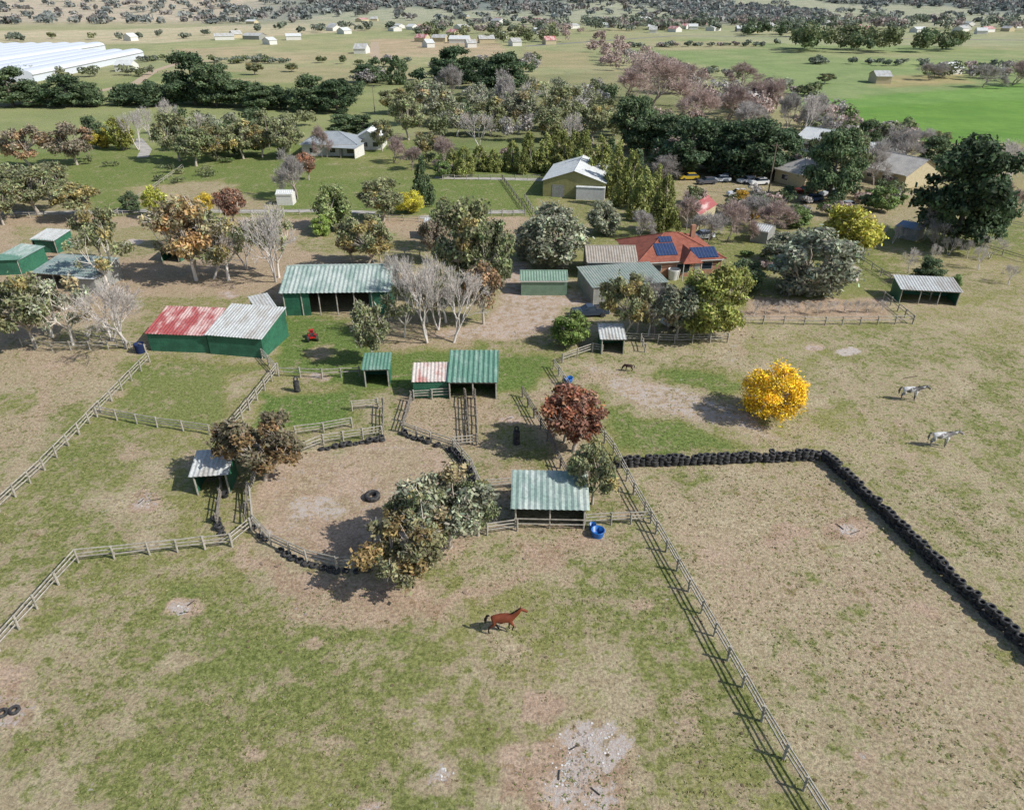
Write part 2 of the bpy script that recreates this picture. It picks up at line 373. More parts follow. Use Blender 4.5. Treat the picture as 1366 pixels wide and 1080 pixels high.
def leaves(c,nrm,size,asp,r):
    n=len(c);t=np.cross(nrm,unit(n,r));t/=np.linalg.norm(t,axis=1)[:,None]+1e-9;b=np.cross(nrm,t)
    t=t*size[:,None];b=b*(size*asp)[:,None]
    V=np.stack([c-t-b*.5,c+t*.7-b,c+t+b*.6,c-t*.5+b],1).reshape(-1,3)
    return V,np.arange(4*n).reshape(n,4)
BARK=np.array(S(172,162,148));
def clumps(kind,r,nc):
    out=[]
    while len(out)<nc:
        if kind in('euc','sparse'):
            u=unit(1,r)[0]*r.uniform(.35,1)**.5;p=np.array([u[0]*3.3,u[1]*3.3,4.9+u[2]*2.7])
            rad=r.uniform(.45,1.05)
            if p[2]<2.2: continue
        elif kind=='round':
            u=unit(1,r)[0]*r.uniform(.5,1)**.5;p=np.array([u[0]*3.1,u[1]*3.1,3.7+u[2]*3.4]);rad=r.uniform(.55,1.2)
            if p[2]<.7: continue
        elif kind=='cone':
            t=r.uniform(.04,.97)**1.25;a=r.uniform(0,6.28);rr=3.5*(1-t)**.75*r.uniform(.55,1)
            p=np.array([math.cos(a)*rr,math.sin(a)*rr,.4+t*7.2]);rad=r.uniform(.5,1.0)*(1-.45*t)
        elif kind=='pine':
            t=r.uniform(.12,.97);a=r.uniform(0,6.28);prof=(1-((t-.38)/.64)**2) if t>.38 else (.55+.45*t/.38)
            rr=3.4*max(prof,.05)**.6*r.uniform(.35,1)
            p=np.array([math.cos(a)*rr,math.sin(a)*rr,t*7.5]);rad=r.uniform(.6,1.15)
        out.append((p,rad))
    return out
def gen_tree(kind,seed,nc=26,nl=330,ls=(.13,.26),flat=.8,two=0.,trunk=.2,bark=BARK,forks=4):
    r=np.random.default_rng(seed);T=TM();cl=clumps(kind,r,nc)
    sh=r.uniform(.68,1.22,8)
    lean=r.normal(size=2)*.3
    eu=kind in('euc','sparse')
    if eu or kind=='round':
        cl2=[]
        for p,rad in cl:
            a=math.atan2(p[1],p[0])/(2*math.pi)*8%8;i=int(a);f=a-i;k_=sh[i%8]*(1-f)+sh[(i+1)%8]*f
            cl2.append((np.array([p[0]*k_,p[1]*k_,p[2]]),rad))
        cl=cl2
    top=np.array([lean[0],lean[1],1.9 if eu else (1.0 if kind=='round' else 6.8)])
    pts=[np.array([0,0,-.15]),np.array([lean[0]*.2,lean[1]*.2,top[2]*.4]),top];V,Q_=tube(pts,[trunk*1.25,trunk,trunk*(.8 if top[2]<5 else .15)],7)
    T.add(V,Q_,np.tile(bark,(len(V),1)),0)
    if eu or kind=='round':
        fk=[]
        for i in range(forks):
            a=2*math.pi*i/forks+r.uniform(-.5,.5);e=top+np.array([math.cos(a)*1.3,math.sin(a)*1.3,r.uniform(1.0,1.8)])
            mid=(top+e)/2+np.array([0,0,-.12]);V,Q_=tube([top-[0,0,.1],mid,e],[trunk*.7,trunk*.55,trunk*.4],6);T.add(V,Q_,np.tile(bark*r.uniform(.85,1.15),(len(V),1)),0);fk.append(e)
        for p,rad in cl:
            e=min(fk,key=lambda q:np.linalg.norm(q-p));mid=(e+p)/2+r.normal(size=3)*.2
            V,Q_=tube([e,mid,p],[trunk*.38,trunk*.25,trunk*.09],4);T.add(V,Q_,np.tile(bark,(len(V),1)),0)
            for _ in range(6):
                q=p+unit(1,r)[0]*rad*1.3;V,Q_=tube([p,q],[.04,.016],3);T.add(V,Q_,np.tile(bark,(len(V),1)),0)
    elif kind=='pine':
        for p,rad in cl[::2]:
            V,Q_=tube([[lean[0]*p[2]/7,lean[1]*p[2]/7,p[2]*.85],p],[.09,.03],4);T.add(V,Q_,np.tile(bark*.5,(len(V),1)),0)
    for p,rad in cl:
        n=int(nl*rad*rad);d=unit(n,r);rr=rad*r.uniform(.2,1,size=n)**.5*(1+.35*np.sin(d[:,0]*5+p[0])*np.cos(d[:,1]*4+p[1]))
        st=r.uniform(size=n)<.12;rr=np.where(st,rr*1.35,rr)
        c=p+d*rr[:,None]*np.array([1,1,flat]);c[:,2]=np.maximum(c[:,2],.08)
        nrm=d*.7+unit(n,r)*.8;nrm[:,2]+=.25;nrm/=np.linalg.norm(nrm,axis=1)[:,None]+1e-9
        V,Q_=leaves(c,nrm,r.uniform(ls[0],ls[1],n),.5,r)
        cb=r.uniform(.7,1.3);base=np.array([1,1,1.])*cb
        if r.uniform()<two: base=base*np.array([1.28,1.0,.8])
        cc=base[None]*r.uniform(.5,1.55,n)[:,None]*(1+r.normal(size=(n,3))*.06)
        cc=cc*(.7+.45*np.clip((rr/rad),0,1))[:,None]  # inner leaves darker: clump self-shade put into leaf colour
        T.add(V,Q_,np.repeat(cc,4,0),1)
    return T.arrays()
def gen_bare(seed,levels=5,col=np.array(S(200,192,184)),spread=.55,twig=0,up=.25,twl=.5,trunk=.16):
    r=np.random.default_rng(seed);T=TM();tips=[]
    def grow(p,d,L,rad,lv):
        q=p+d*L;m=(p+q)/2+r.normal(size=3)*L*.06
        k=6 if lv==levels else (4 if lv>2 else 3);V,Q_=tube([p,m,q],[rad,rad*.8,rad*.62],k)
        T.add(V,Q_,np.tile(col*r.uniform(.85,1.1),(len(V),1)),0)
        if lv<=2: tips.append((p,q))
        if lv==0: return
        for i in range(3 if lv>1 else 4):
            nd=d+unit(1,r)[0]*spread*(1.25 if i else .7)+np.array([0,0,up*.5]);nd/=np.linalg.norm(nd)
            st=q if i<2 else p+(q-p)*r.uniform(.5,.95)
            grow(st,nd,L*r.uniform(.66,.86),max(rad*.58,.014),lv-1)
    d0=np.array([r.normal()*.1,r.normal()*.1,1.]);
    for s in range(2):
        dd=d0+np.array([r.normal()*.3,r.normal()*.3,0]);dd/=np.linalg.norm(dd);grow(np.array([0.,0,-.1]),dd,2.3,trunk,levels)
    if twig:
        n=twig;idx=r.integers(0,len(tips),n);t=r.uniform(0,1,n)[:,None]
        P0=np.array([a for a,_ in tips])[idx];P1=np.array([b_ for _,b_ in tips])[idx];c=P0+(P1-P0)*t
        d=(P1-P0)/(np.linalg.norm(P1-P0,axis=1)[:,None]+1e-9)+unit(n,r)*.8+np.array([0,0,.15]);d/=np.linalg.norm(d,axis=1)[:,None]
        L=r.uniform(.4,1,n)*twl;s=np.cross(d,unit(n,r));s/=np.linalg.norm(s,axis=1)[:,None]+1e-9;w_=.028
        V=np.stack([c-s*w_,c+s*w_,c+d*L[:,None]+s*w_*.5,c+d*L[:,None]-s*w_*.5],1).reshape(-1,3)
        cc=np.repeat(r.uniform(.6,1.3,n)[:,None]*np.ones((1,3)),4,0)
        T.add(V,np.arange(4*n).reshape(n,4),cc,1)
    V,Q_,C,Mi=T.arrays();s=np.percentile(np.hypot(V[:,0],V[:,1]),98);V[:,:2]*=4/s;V[:,2]*=8/np.percentile(V[:,2],99.5)
    return V,Q_,C,Mi
protos={}
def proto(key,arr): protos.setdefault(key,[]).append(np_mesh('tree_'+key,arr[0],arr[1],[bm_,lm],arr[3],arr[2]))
for s in range(4): proto('euc',gen_tree('euc',10+s,44,235,two=.10))
for s in range(3): proto('eucbr',gen_tree('euc',20+s,42,235,two=.4))
for s in range(3): proto('sparse',gen_tree('sparse',30+s,20,120,two=.2,bark=np.array(S(218,210,198)),trunk=.17,forks=5))
for s in range(3): proto('round',gen_tree('round',40+s,50,240))
proto('wattle',gen_tree('round',45,56,260,ls=(.09,.18)))
for s in range(3): proto('cone',gen_tree('cone',50+s,60,330,ls=(.12,.24),flat=1.2,bark=BARK*.5))
for s in range(3): proto('pine',gen_tree('pine',60+s,62,260,ls=(.12,.24),flat=.6,bark=BARK*.4,two=0))
for s in range(3): proto('bare',gen_bare(70+s,5,twig=900))
for s in range(3): proto('willow',gen_bare(80+s,5,col=np.array(S(160,146,136)),spread=.75,twig=5000,up=.3,twl=1.0))
NM=dict(euc='eucalyptus_tree',eucbr='eucalyptus_tree',sparse='white_gum_tree',round='shrub',wattle='golden_wattle_tree',cone='cypress_tree',pine='pine_tree',bare='bare_tree',willow='bare_willow_tree')
OL=(.25,.265,.135);OD=(.18,.205,.10);GG=(.28,.295,.20);DK=(.08,.12,.06);DK2=(.12,.165,.08);GN=(.17,.24,.08);RD=(.28,.18,.13);YL=(.72,.50,.035);BRN=(.27,.23,.16);RU=(.44,.34,.30);GY=(.42,.39,.36)
cnt=[0]
def T(kind,x,base,top,wp,tint=None,name=None,k=None):
    if tint is None: tint=(.5,.46,.42) if kind=='bare' else OL
    X_,Y_=G(x,base);h=max(HT(Y_,top)*1.0,.8);wd=wp*DEP(Y_)/F
    pl=protos[kind];cnt[0]+=1;me=pl[(cnt[0] if k is None else k)%len(pl)]
    o=link(bpy.data.objects.new(name or NM[kind],me));o.location=(X_,Y_,0)
    s_=wd/7.3
    o.scale=(s_,s_,h/8.0);o.rotation_euler=(0,0,random.uniform(0,6.28))
    j=random.uniform(.85,1.18);o.color=(tint[0]*j,tint[1]*j,tint[2]*j,1);return o
# near trees
T('euc',600,730,626,116,GG,k=0);T('eucbr',545,777,694,122,(.22,.21,.11),k=1);T('euc',638,714,644,66,OD,k=2);T('euc',556,735,648,76,OL,k=3);T('sparse',575,745,640,90,OL);T('bare',560,760,700,60)
T('eucbr',354,640,556,112,(.19,.165,.10),k=0);T('eucbr',340,625,575,70,(.18,.17,.10),k=1);T('eucbr',765,602,516,104,(.29,.155,.105),name='red_gum_tree',k=2);T('eucbr',752,590,530,60,(.24,.19,.11),name='red_gum_tree',k=1)
T('euc',790,672,590,68,OL,k=1);T('wattle',1026,556,484,88,YL)
T('sparse',497,484,398,64,OL,k=1);T('euc',497,482,410,50,OL);T('eucbr',490,360,286,70,OL);T('euc',470,350,300,40,BRN);T('euc',508,350,296,40,OD)
T('sparse',262,374,255,100,(.28,.25,.14));T('eucbr',262,372,262,84,(.28,.23,.13));T('sparse',305,374,278,84,OL);T('bare',368,376,272,84);T('sparse',372,370,276,70,OL);T('eucbr',312,300,248,48,RD);T('bare',285,372,300,86);T('euc',236,330,268,40,OL);T('bare',330,360,290,60)
T('sparse',145,384,296,70,OL);T('euc',138,352,268,52,OL);T('euc',48,464,363,88,OL);T('sparse',98,460,366,76,GG);T('bare',168,464,372,120);T('bare',150,455,390,80);T('euc',20,430,372,44,OL);T('sparse',70,450,370,70,BRN)
T('bare',570,457,352,76);T('bare',605,457,362,86);T('sparse',540,450,376,56,OL);T('bare',585,440,345,60);T('bare',550,420,340,50);T('sparse',595,430,350,64,OL);T('sparse',570,430,360,60,BRN)
T('euc',620,400,268,88,OL);T('euc',652,405,288,74,OD);T('eucbr',645,432,343,62,BRN);T('euc',600,332,263,56,OD);T('bare',530,400,338,56);T('euc',580,350,290,44,BRN);T('sparse',630,395,270,80,OL)
T('round',736,354,268,98,GG);T('round',806,312,266,48,GG);T('willow',853,318,280,40,GY);T('round',700,345,300,40,GG)
T('round',1078,394,298,122,(.29,.31,.22),name='olive_tree',k=0);T('round',1045,350,308,62,(.27,.29,.2),name='olive_tree')
T('round',945,450,348,94,(.29,.31,.085),name='pittosporum_tree',k=1);T('round',975,400,350,50,(.27,.29,.085),name='pittosporum_tree');T('eucbr',832,452,364,70,OL);T('willow',872,450,378,70,GY);T('euc',902,452,376,64,GG);T('sparse',865,447,383,54,GG);T('round',762,460,414,56,(.22,.3,.08));T('willow',890,440,390,50,GY);T('euc',850,445,380,50,OD)
T('round',1128,340,266,82,(.38,.36,.07),name='yellow_wattle_tree',k=2)
T('pine',1272,328,180,122,DK,k=0);T('pine',1300,325,230,60,DK);T('willow',1250,330,280,54,GY);T('bare',1340,264,190,76);T('bare',1345,380,355,30);T('pine',1232,380,342,40,DK2);T('round',1268,390,364,22,GN)
CY=(.25,.27,.085)
for i,(x,b_,t_,w_) in enumerate([(684,227,186,36),(706,230,172,40),(728,229,174,40),(752,230,172,44),(778,238,170,46),(800,248,176,48),(822,262,186,48),(840,276,196,50),(856,292,218,46),(884,310,230,50),(640,227,192,36),(660,228,196,32),(812,238,180,44),(848,256,196,44),(872,280,215,40),(765,222,172,40),(742,218,170,40)]):
    T('cone',x,b_,t_,w_,CY if i not in(12,13) else DK2)
T('round',450,305,242,54,(.21,.25,.1));T('round',432,313,284,32,(.24,.32,.08));T('willow',397,266,204,54,GY);T('eucbr',412,240,200,30,RD);T('cone',565,274,204,36,DK2)
T('euc',512,294,238,66,OL);T('wattle',546,284,252,42,(.5,.46,.06));T('round',210,290,245,38,(.37,.38,.07));T('wattle',275,284,255,28,(.55,.42,.05))
T('eucbr',108,292,241,70,OL);T('euc',52,287,218,84,OL);T('euc',15,277,213,76,OL);T('euc',80,264,222,44,OL);T('round',178,282,253,28,DK2);T('euc',70,250,215,50,OL);T('euc',5,300,240,50,OL)
T('eucbr',42,224,168,58,BRN);T('euc',103,220,165,62,BRN);T('round',133,197,150,36,DK2);T('wattle',135,198,168,32,(.5,.42,.07));T('round',165,200,153,36,(.32,.33,.08));T('bare',185,200,150,36);T('bare',205,190,142,36);T('bare',230,180,132,40)
T('willow',940,327,283,54,GY);T('willow',970,322,268,66,RU);T('willow',1030,307,263,60,RU);T('wattle',988,277,250,24,(.55,.36,.05));T('wattle',1003,292,268,20,(.55,.36,.05));T('willow',915,307,260,46,RU);T('willow',1000,300,262,50,GY)
T('round',990,387,343,54,DK2);T('round',1060,302,272,42,GN);T('pine',1105,267,163,68,DK2);T('euc',1125,252,168,54,OD);T('round',1175,282,245,42,GN);T('euc',1090,240,175,50,OD)
T('bare',1150,345,320,26);T('bare',1210,365,330,34);T('bare',1320,345,315,36);T('bare',1305,360,330,30);T('bare',1190,325,300,26)
for x in range(1005,1190,17): T('bare',x,419+random.uniform(-3,3),401,19)
for x in range(1150,1290,24): T('bare',x,318+random.uniform(-6,12),300,22)
for x,y in [(1290,345),(1265,340),(1240,350)]: T('bare',x,y,y-24,22)
# mid-ground big trees
for x,b_,t_,w_,k_,c_ in [(262,140,66,66,'pine',DK),(290,142,80,60,'pine',DK2),(325,142,106,62,'pine',DK2),(240,215,150,52,'euc',OL),(262,222,166,54,'euc',OD),(290,215,163,46,'eucbr',OL),(325,212,158,48,'euc',OL),(350,210,163,42,'eucbr',OL),(380,212,156,42,'euc',OL),
    (605,112,60,62,'pine',DK),(672,128,66,60,'pine',DK),(640,118,78,42,'pine',DK),(530,112,72,36,'cone',DK2),(490,110,84,38,'pine',DK),(18,142,88,68,'pine',DK2),(95,142,98,62,'pine',DK),(120,142,108,42,'pine',DK2),(55,142,112,42,'pine',DK2),
    (415,148,98,58,'pine',DK2),(450,150,102,52,'pine',DK),(200,142,112,46,'pine',DK),(170,140,118,42,'pine',DK2),(350,147,112,46,'pine',DK2),(375,146,116,38,'pine',DK),
    (925,232,154,88,'pine',DK),(895,210,148,66,'pine',DK2),(960,226,160,66,'pine',DK),(1005,236,156,98,'pine',DK),(1035,228,168,66,'pine',DK),(862,206,154,56,'pine',DK2),(880,240,205,54,'willow',GY),(845,200,122,60,'pine',DK2),(980,215,160,60,'pine',DK2),
    (1070,188,124,60,'bare',None),(1050,178,125,34,'willow',GY),(1085,178,126,40,'willow',GY),(970,162,108,64,'willow',RU),(1020,152,106,60,'willow',RU),(990,114,84,54,'willow',RU),(930,172,115,64,'willow',RU),(1000,182,138,54,'willow',GY),
    (870,145,72,110,'willow',RU),(835,132,86,66,'willow',RU),(905,124,82,66,'willow',RU),(1165,247,188,60,'willow',GY),(1205,227,170,64,'willow',GY),(1240,227,178,44,'pine',DK2),(1180,202,166,44,'euc',OD),(1150,207,158,40,'pine',DK2),(1225,202,173,44,'willow',GY),
    (1310,117,86,50,'willow',GY),(1350,114,78,54,'willow',RU),(1240,107,84,38,'willow',GY),(820,182,138,48,'euc',OL),(790,192,138,50,'euc',OL),(755,174,114,54,'euc',OL),(720,172,106,54,'sparse',OL),(690,174,114,54,'euc',GG),(655,182,128,48,'euc',OL),(575,167,110,60,'euc',GG),(545,187,128,48,'euc',OL),(610,182,136,54,'sparse',GG),(530,152,116,44,'euc',OL),(640,162,108,44,'sparse',GG),(735,190,140,50,'euc',OL),(770,160,112,50,'sparse',GG),
    (570,212,174,38,'eucbr',OL),(595,224,183,36,'willow',RU),(620,234,193,38,'cone',CY),(525,217,180,36,'willow',RU),(550,227,196,32,'willow',RU),(430,210,168,32,'willow',RU),(590,237,212,26,'round',GN),(460,182,150,46,'pine',DK2),(485,182,152,36,'pine',DK2),(510,202,160,32,'euc',OL),(605,228,196,30,'cone',CY),
    (1255,192,174,32,'euc',OD),(1290,242,198,44,'pine',DK2),(1320,282,238,54,'willow',RU),(1350,292,253,44,'willow',RU),(680,160,95,40,'willow',GY),(600,140,88,40,'willow',GY),(700,150,110,44,'bare',None),(565,150,104,44,'euc',OL),
    (340,100,82,26,'euc',OL),(390,96,84,22,'euc',OD),(1100,112,98,26,'euc',OD),(640,200,150,50,'bare',None),(760,200,150,40,'bare',None),(270,180,150,40,'bare',None)]:
    T(k_,x,b_,t_,w_,c_)
# ---- distant masses: one object each
def blob_tree(r,h,wd,tint,n=150,ls=.6,kind=0):
    nc=7
    cs=np.stack([r.normal(size=nc)*wd*.2,r.normal(size=nc)*wd*.2,h*(.35+.5*r.uniform(size=nc))],1)
    i=r.integers(0,nc,n);d=unit(n,r);c=cs[i]+d*np.array([wd*.28,wd*.28,h*.22])*r.uniform(.5,1,n)[:,None]
    c[:,2]=np.maximum(c[:,2],.15)
    nrm=d*.7+unit(n,r)*.6;nrm[:,2]+=.25;nrm/=np.linalg.norm(nrm,axis=1)[:,None]
    V,Q_=leaves(c,nrm,r.uniform(.6,1.2,n)*ls,.7,r)
    C=np.array(tint)[None]*(r.uniform(.7,1.25,nc)[i]*r.uniform(.7,1.3,n))[:,None]
    return V,Q_,np.repeat(C,4,0)
def mass(name,pts,hr,wr,tints,n=150,ls=.6,seed=0):
    r=np.random.default_rng(seed+len(pts));VV=[];QQ=[];CC=[];o=0
    for (x,y) in pts:
        h=r.uniform(*hr);wd=r.uniform(*wr);V,Q_,C=blob_tree(r,h,wd,tints[r.integers(0,len(tints))],n,ls)
        V=V+np.array([x,y,float(terrain(x,y))]);VV.append(V);QQ.append(Q_+o);CC.append(C);o+=len(V)
    ob=link(bpy.data.objects.new(name,np_mesh(name,np.concatenate(VV),np.concatenate(QQ),[bm_,lm],np.ones(o//4),np.concatenate(CC))));return ob
def inpoly(poly,n,r):
    P=np.array(poly,float);out=[]
    while len(out)<n:
        x=r.uniform(P[:,0].min(),P[:,0].max());y=r.uniform(P[:,1].min(),P[:,1].max());ins=False
        for i in range(len(P)):
            a,b_=P[i],P[(i+1)%len(P)]
            if (a[1]>y)!=(b_[1]>y) and x<(b_[0]-a[0])*(y-a[1])/(b_[1]-a[1])+a[0]: ins=not ins
        if ins: out.append(G(x,y))
    return out
r0=np.random.default_rng(3)
mix1=[OL,OD,GG,DK2]
HG=(.25,.275,.21);HD=(.17,.2,.145);HR=(.38,.32,.29)  # far tree tints greyed towards blue, haze put into the colour
mass('tree_belt',inpoly([(520,135),(830,120),(840,200),(700,190),(560,200)],64,r0),(5,9),(5,8),mix1+[GY],380,.4)
mass('tree_belt',inpoly([(205,165),(410,160),(410,210),(230,212)],44,r0),(4,7),(5,7),mix1,360,.4)
mass('cypress_windbreak',inpoly([(160,128),(480,132),(480,147),(160,143)],44,r0),(5,8),(6,9),[DK,DK2],340,.5)
mass('cypress_windbreak',inpoly([(0,128),(130,130),(130,144),(0,144)],18,r0),(5,8),(6,9),[DK,DK2],340,.5)
mass('tree_belt',inpoly([(840,170),(1060,175),(1060,240),(880,235)],36,r0),(4,8),(5,8),[DK2,OD,GY,RU],380,.4)
mass('garden_shrubs',inpoly([(880,270),(1080,262),(1200,245),(1210,275),(1080,300),(900,300)],48,r0),(1.5,3.6),(2.5,5),[DK2,OD,GN,RU,GY],300,.25)
mass('garden_shrubs',inpoly([(560,215),(700,205),(720,225),(600,235)],16,r0),(1.5,3.5),(3,5),[DK2,OD,GN,RU],300,.25)
mass('garden_shrubs',inpoly([(960,340),(1010,330),(1130,310),(1180,330),(1100,345),(990,372)],22,r0),(1,2.4),(2,4),[OD,GN,RU,GY,OL],260,.2)
mass('garden_shrubs',inpoly([(120,215),(400,215),(400,240),(120,250)],12,r0),(1,2.6),(2,4),[OD,GN,GY,OL],220,.2)
mass('willow_thicket',inpoly([(730,45),(770,40),(850,70),(900,95),(960,130),(1040,150),(1000,165),(900,130),(830,100),(780,75)],64,r0),(5,10),(7,12),[RU,RU,GY,(.40,.31,.27)],260,.6)
mass('willow_thicket',inpoly([(1060,150),(1230,190),(1240,210),(1080,190)],28,r0),(4,8),(6,9),[GY,RU,OD],260,.5)
mass('pine_windbreak',inpoly([(1060,64),(1195,66),(1195,72),(1062,71)],26,r0),(13,20),(12,17),[DK2,OD],300,1.0)
mass('pine_windbreak',inpoly([(1222,66),(1280,62),(1282,69),(1225,72)],12,r0),(10,15),(12,16),[DK2,OD],300,1.0)
mass('tree_belt',inpoly([(550,42),(740,42),(740,58),(650,60),(560,52)],40,r0),(7,13),(9,14),[OD,HD,HR,OL],200,1.0)
mass('tree_belt',inpoly([(470,88),(720,82),(720,112),(480,118)],40,r0),(5,9),(7,10),[OD,DK,DK2,GY],260,.6)
mass('tree_belt',inpoly([(20,98),(240,90),(240,100),(60,112)],16,r0),(3,6),(6,9),[OD,OL,GG],200,.6)
mass('tree_belt',inpoly([(1230,96),(1366,98),(1366,112),(1240,108)],18,r0),(4,8),(6,10),[GY,RU,OD],220,.6)
mass('tree_belt',inpoly([(700,32),(1060,28),(1366,31),(1366,42),(1060,41),(720,43)],170,r0),(8,14),(12,20),[HD,HG,HR],100,1.6)
mass('tree_belt',inpoly([(320,38),(700,32),(700,42),(330,46)],30,r0),(6,10),(9,14),[HD,HG],120,1.4)
mass('tree_belt',inpoly([(0,52),(300,44),(320,50),(0,58)],12,r0),(4,8),(7,11),[HD,HG,OL],120,1.2)
mass('roadside_trees',inpoly([(990,45),(1070,42),(1070,50),(990,52)],20,r0),(9,14),(9,14),[HD,DK2],160,1.2)
mass('hedgerow',inpoly([(180,80),(560,84),(560,87),(180,84)],30,r0),(2,5),(5,9),[HD,HG,OD],160,.7)
mass('hedgerow',inpoly([(900,92),(1080,130),(1090,128),(910,90)],18,r0),(3,6),(5,8),[HR,HG,OD],160,.6)
mass('hedgerow',inpoly([(820,62),(1060,60),(1060,62),(820,64)],22,r0),(2,5),(5,9),[HD,HG,HR],140,.9)
mass('hedgerow',inpoly([(1080,84),(1366,90),(1366,92),(1080,86)],18,r0),(2,5),(5,9),[HD,HG,HR],140,.8)
HZ=[(.25,.27,.25),(.21,.235,.215),(.28,.29,.26),(.27,.25,.23)]  # hillside foliage tints, lighter and bluish as painted aerial haze
pts=[]
while len(pts)<3400:
    y=r0.uniform(1150,2350);x=r0.uniform(-.82,.82)*(y+150)
    n_=float(fbm(np.array([x/200]),np.array([y/300]),9,4)[0])
    lf=x<-.20*y-60
    if lf: pr=.03+(.16 if n_>.54 else 0)
    else: pr=.06+(.85 if n_+min(max((y-1450)/400,0),.12)>.54 else 0)
    if r0.uniform()<pr*.6: pts.append((x,y))
mass('hillside_bush',pts,(5,11),(12,24),HZ,26,3.4)
# ---------------------------------------------------------------- timber fences
rail_m=surf('weathered_timber',S(170,164,152),S(124,118,106),3,.7,.9)
dark_m=surf('dark_timber',S(134,127,116),S(92,86,76),3,.7,.9)
def resample(P,step):
    out=[P[0]]
    for a,b_ in zip(P[:-1],P[1:]):
        L=math.dist(a,b_);n=max(1,round(L/step))
        for i in range(1,n+1): out.append((a[0]+(b_[0]-a[0])*i/n,a[1]+(b_[1]-a[1])*i/n))
    return out
def fence(pts,h=1.25,rails=3,step=2.5,mat=rail_m,name='post_and_rail_fence',r=.085,rr=.055):
    P=resample([G(*p) for p in pts],step);m=MB()
    for (x,y) in P:
        l=random.gauss(0,.03);hh=h+random.uniform(-.08,.12);m.beam((x,y,-.1),(x+l,y+random.gauss(0,.03),hh),r*random.uniform(.85,1.2),7)
    for a,b_ in zip(P[:-1],P[1:]):
        dx,dy=b_[0]-a[0],b_[1]-a[1];L=math.hypot(dx,dy);ox,oy=-dy/L*r*1.2,dx/L*r*1.2
        for k in range(rails):
            z=h*(.92-k*.8/rails);j=lambda:random.gauss(0,.035)
            m.beam((a[0]+ox-dx/L*.12,a[1]+oy-dy/L*.12,z+j()),(b_[0]+ox+dx/L*.12,b_[1]+oy+dy/L*.12,z+j()),rr,5)
    return m.obj(name,mat)
fence([(738,492),(775,548),(818,607),(845,660),(875,712),(935,818),(990,916),(1045,1012),(1100,1100),(1170,1230)],1.3,3,2.2)
fence([(697,530),(730,588),(757,645)],1.3,3,2.2,dark_m)
fence([(648,655),(700,650),(757,645)]);fence([(620,532),(625,592)],1.3,3,2,dark_m);fence([(633,532),(636,594)],1.3,3,2,dark_m)
fence([(552,534),(600,531)],1.2,3,2);fence([(548,536),(537,577)],1.3,3,2,dark_m)
fence([(537,577),(575,590),(605,600),(628,628),(643,662)],1.25,3,2);fence([(606,597),(636,594)],1.2,3,2)
fence([(346,622),(333,660),(337,702),(362,728),(410,750),(450,760),(495,757),(540,752)],1.25,3,2)
fence([(346,622),(400,607),(432,594),(510,582)],1.25,3,2);fence([(395,582),(432,577),(470,570)],1.2,3,2)
fence([(511,545),(511,580)],1.3,3,1.6,dark_m);fence([(470,548),(505,545)],1.2,3,2)
fence([(650,714),(690,708)],1.2,3,2);fence([(780,702),(815,700),(868,698)],1.25,3,1.8)
fence([(-60,935),(0,868),(50,812),(105,750),(200,740),(310,729),(336,708)],1.3,3,2.3)
fence([(-70,755),(0,682),(60,627),(120,565),(200,483)],1.3,3,2.3);fence([(130,556),(210,570),(280,580)],1.2,3,2.5)
fence([(303,582),(333,547),(372,497)],1.3,3,2);fence([(372,502),(430,505),(480,502)],1.2,2,2.3)
fence([(30,462),(70,468),(170,466)],1.2,2,2.3);fence([(990,432),(1100,434),(1217,432)],1.2,2,2.6);fence([(1178,400),(1217,432)],1.2,2,2.4)
fence([(750,484),(790,470),(803,472)],1.25,3,2);fence([(832,456),(900,458),(970,457)],1.25,3,2.3)
fence([(640,288),(700,288)],1.2,3,2.5);fence([(350,478),(368,498)],1.3,3,2)
fence([(296,650),(290,700)],1.2,3,1.6,dark_m);fence([(330,655),(328,700)],1.2,2,1.6,dark_m)
fence([(-60,292),(120,290),(230,286)],1.1,2,3);fence([(230,286),(400,287),(450,285)],1.1,2,3);fence([(670,240),(700,282)],1.1,3,3,dark_m)
fence([(590,240),(720,240)],1.1,2,3);fence([(150,292),(245,225)],1.1,2,3);fence([(1140,345),(1200,385),(1240,400)],1.1,2,3)
fence([(860,470),(855,455)],1.1,2,2);fence([(700,265),(720,300)],1,2,3);fence([(0,262),(120,262)],1,2,4);fence([(1210,300),(1366,350)],1,2,4);fence([(1290,290),(1366,305)],1,2,4)
fence([(100,452),(195,470)],1.1,2,2.5);fence([(0,196),(200,190)],1.1,2,5);fence([(400,190),(560,182)],1.1,2,5)
fence([(440,290),(640,300)],1.1,2,3);fence([(960,300),(1150,345)],1.1,2,3);fence([(500,340),(560,345)],1.1,2,3)
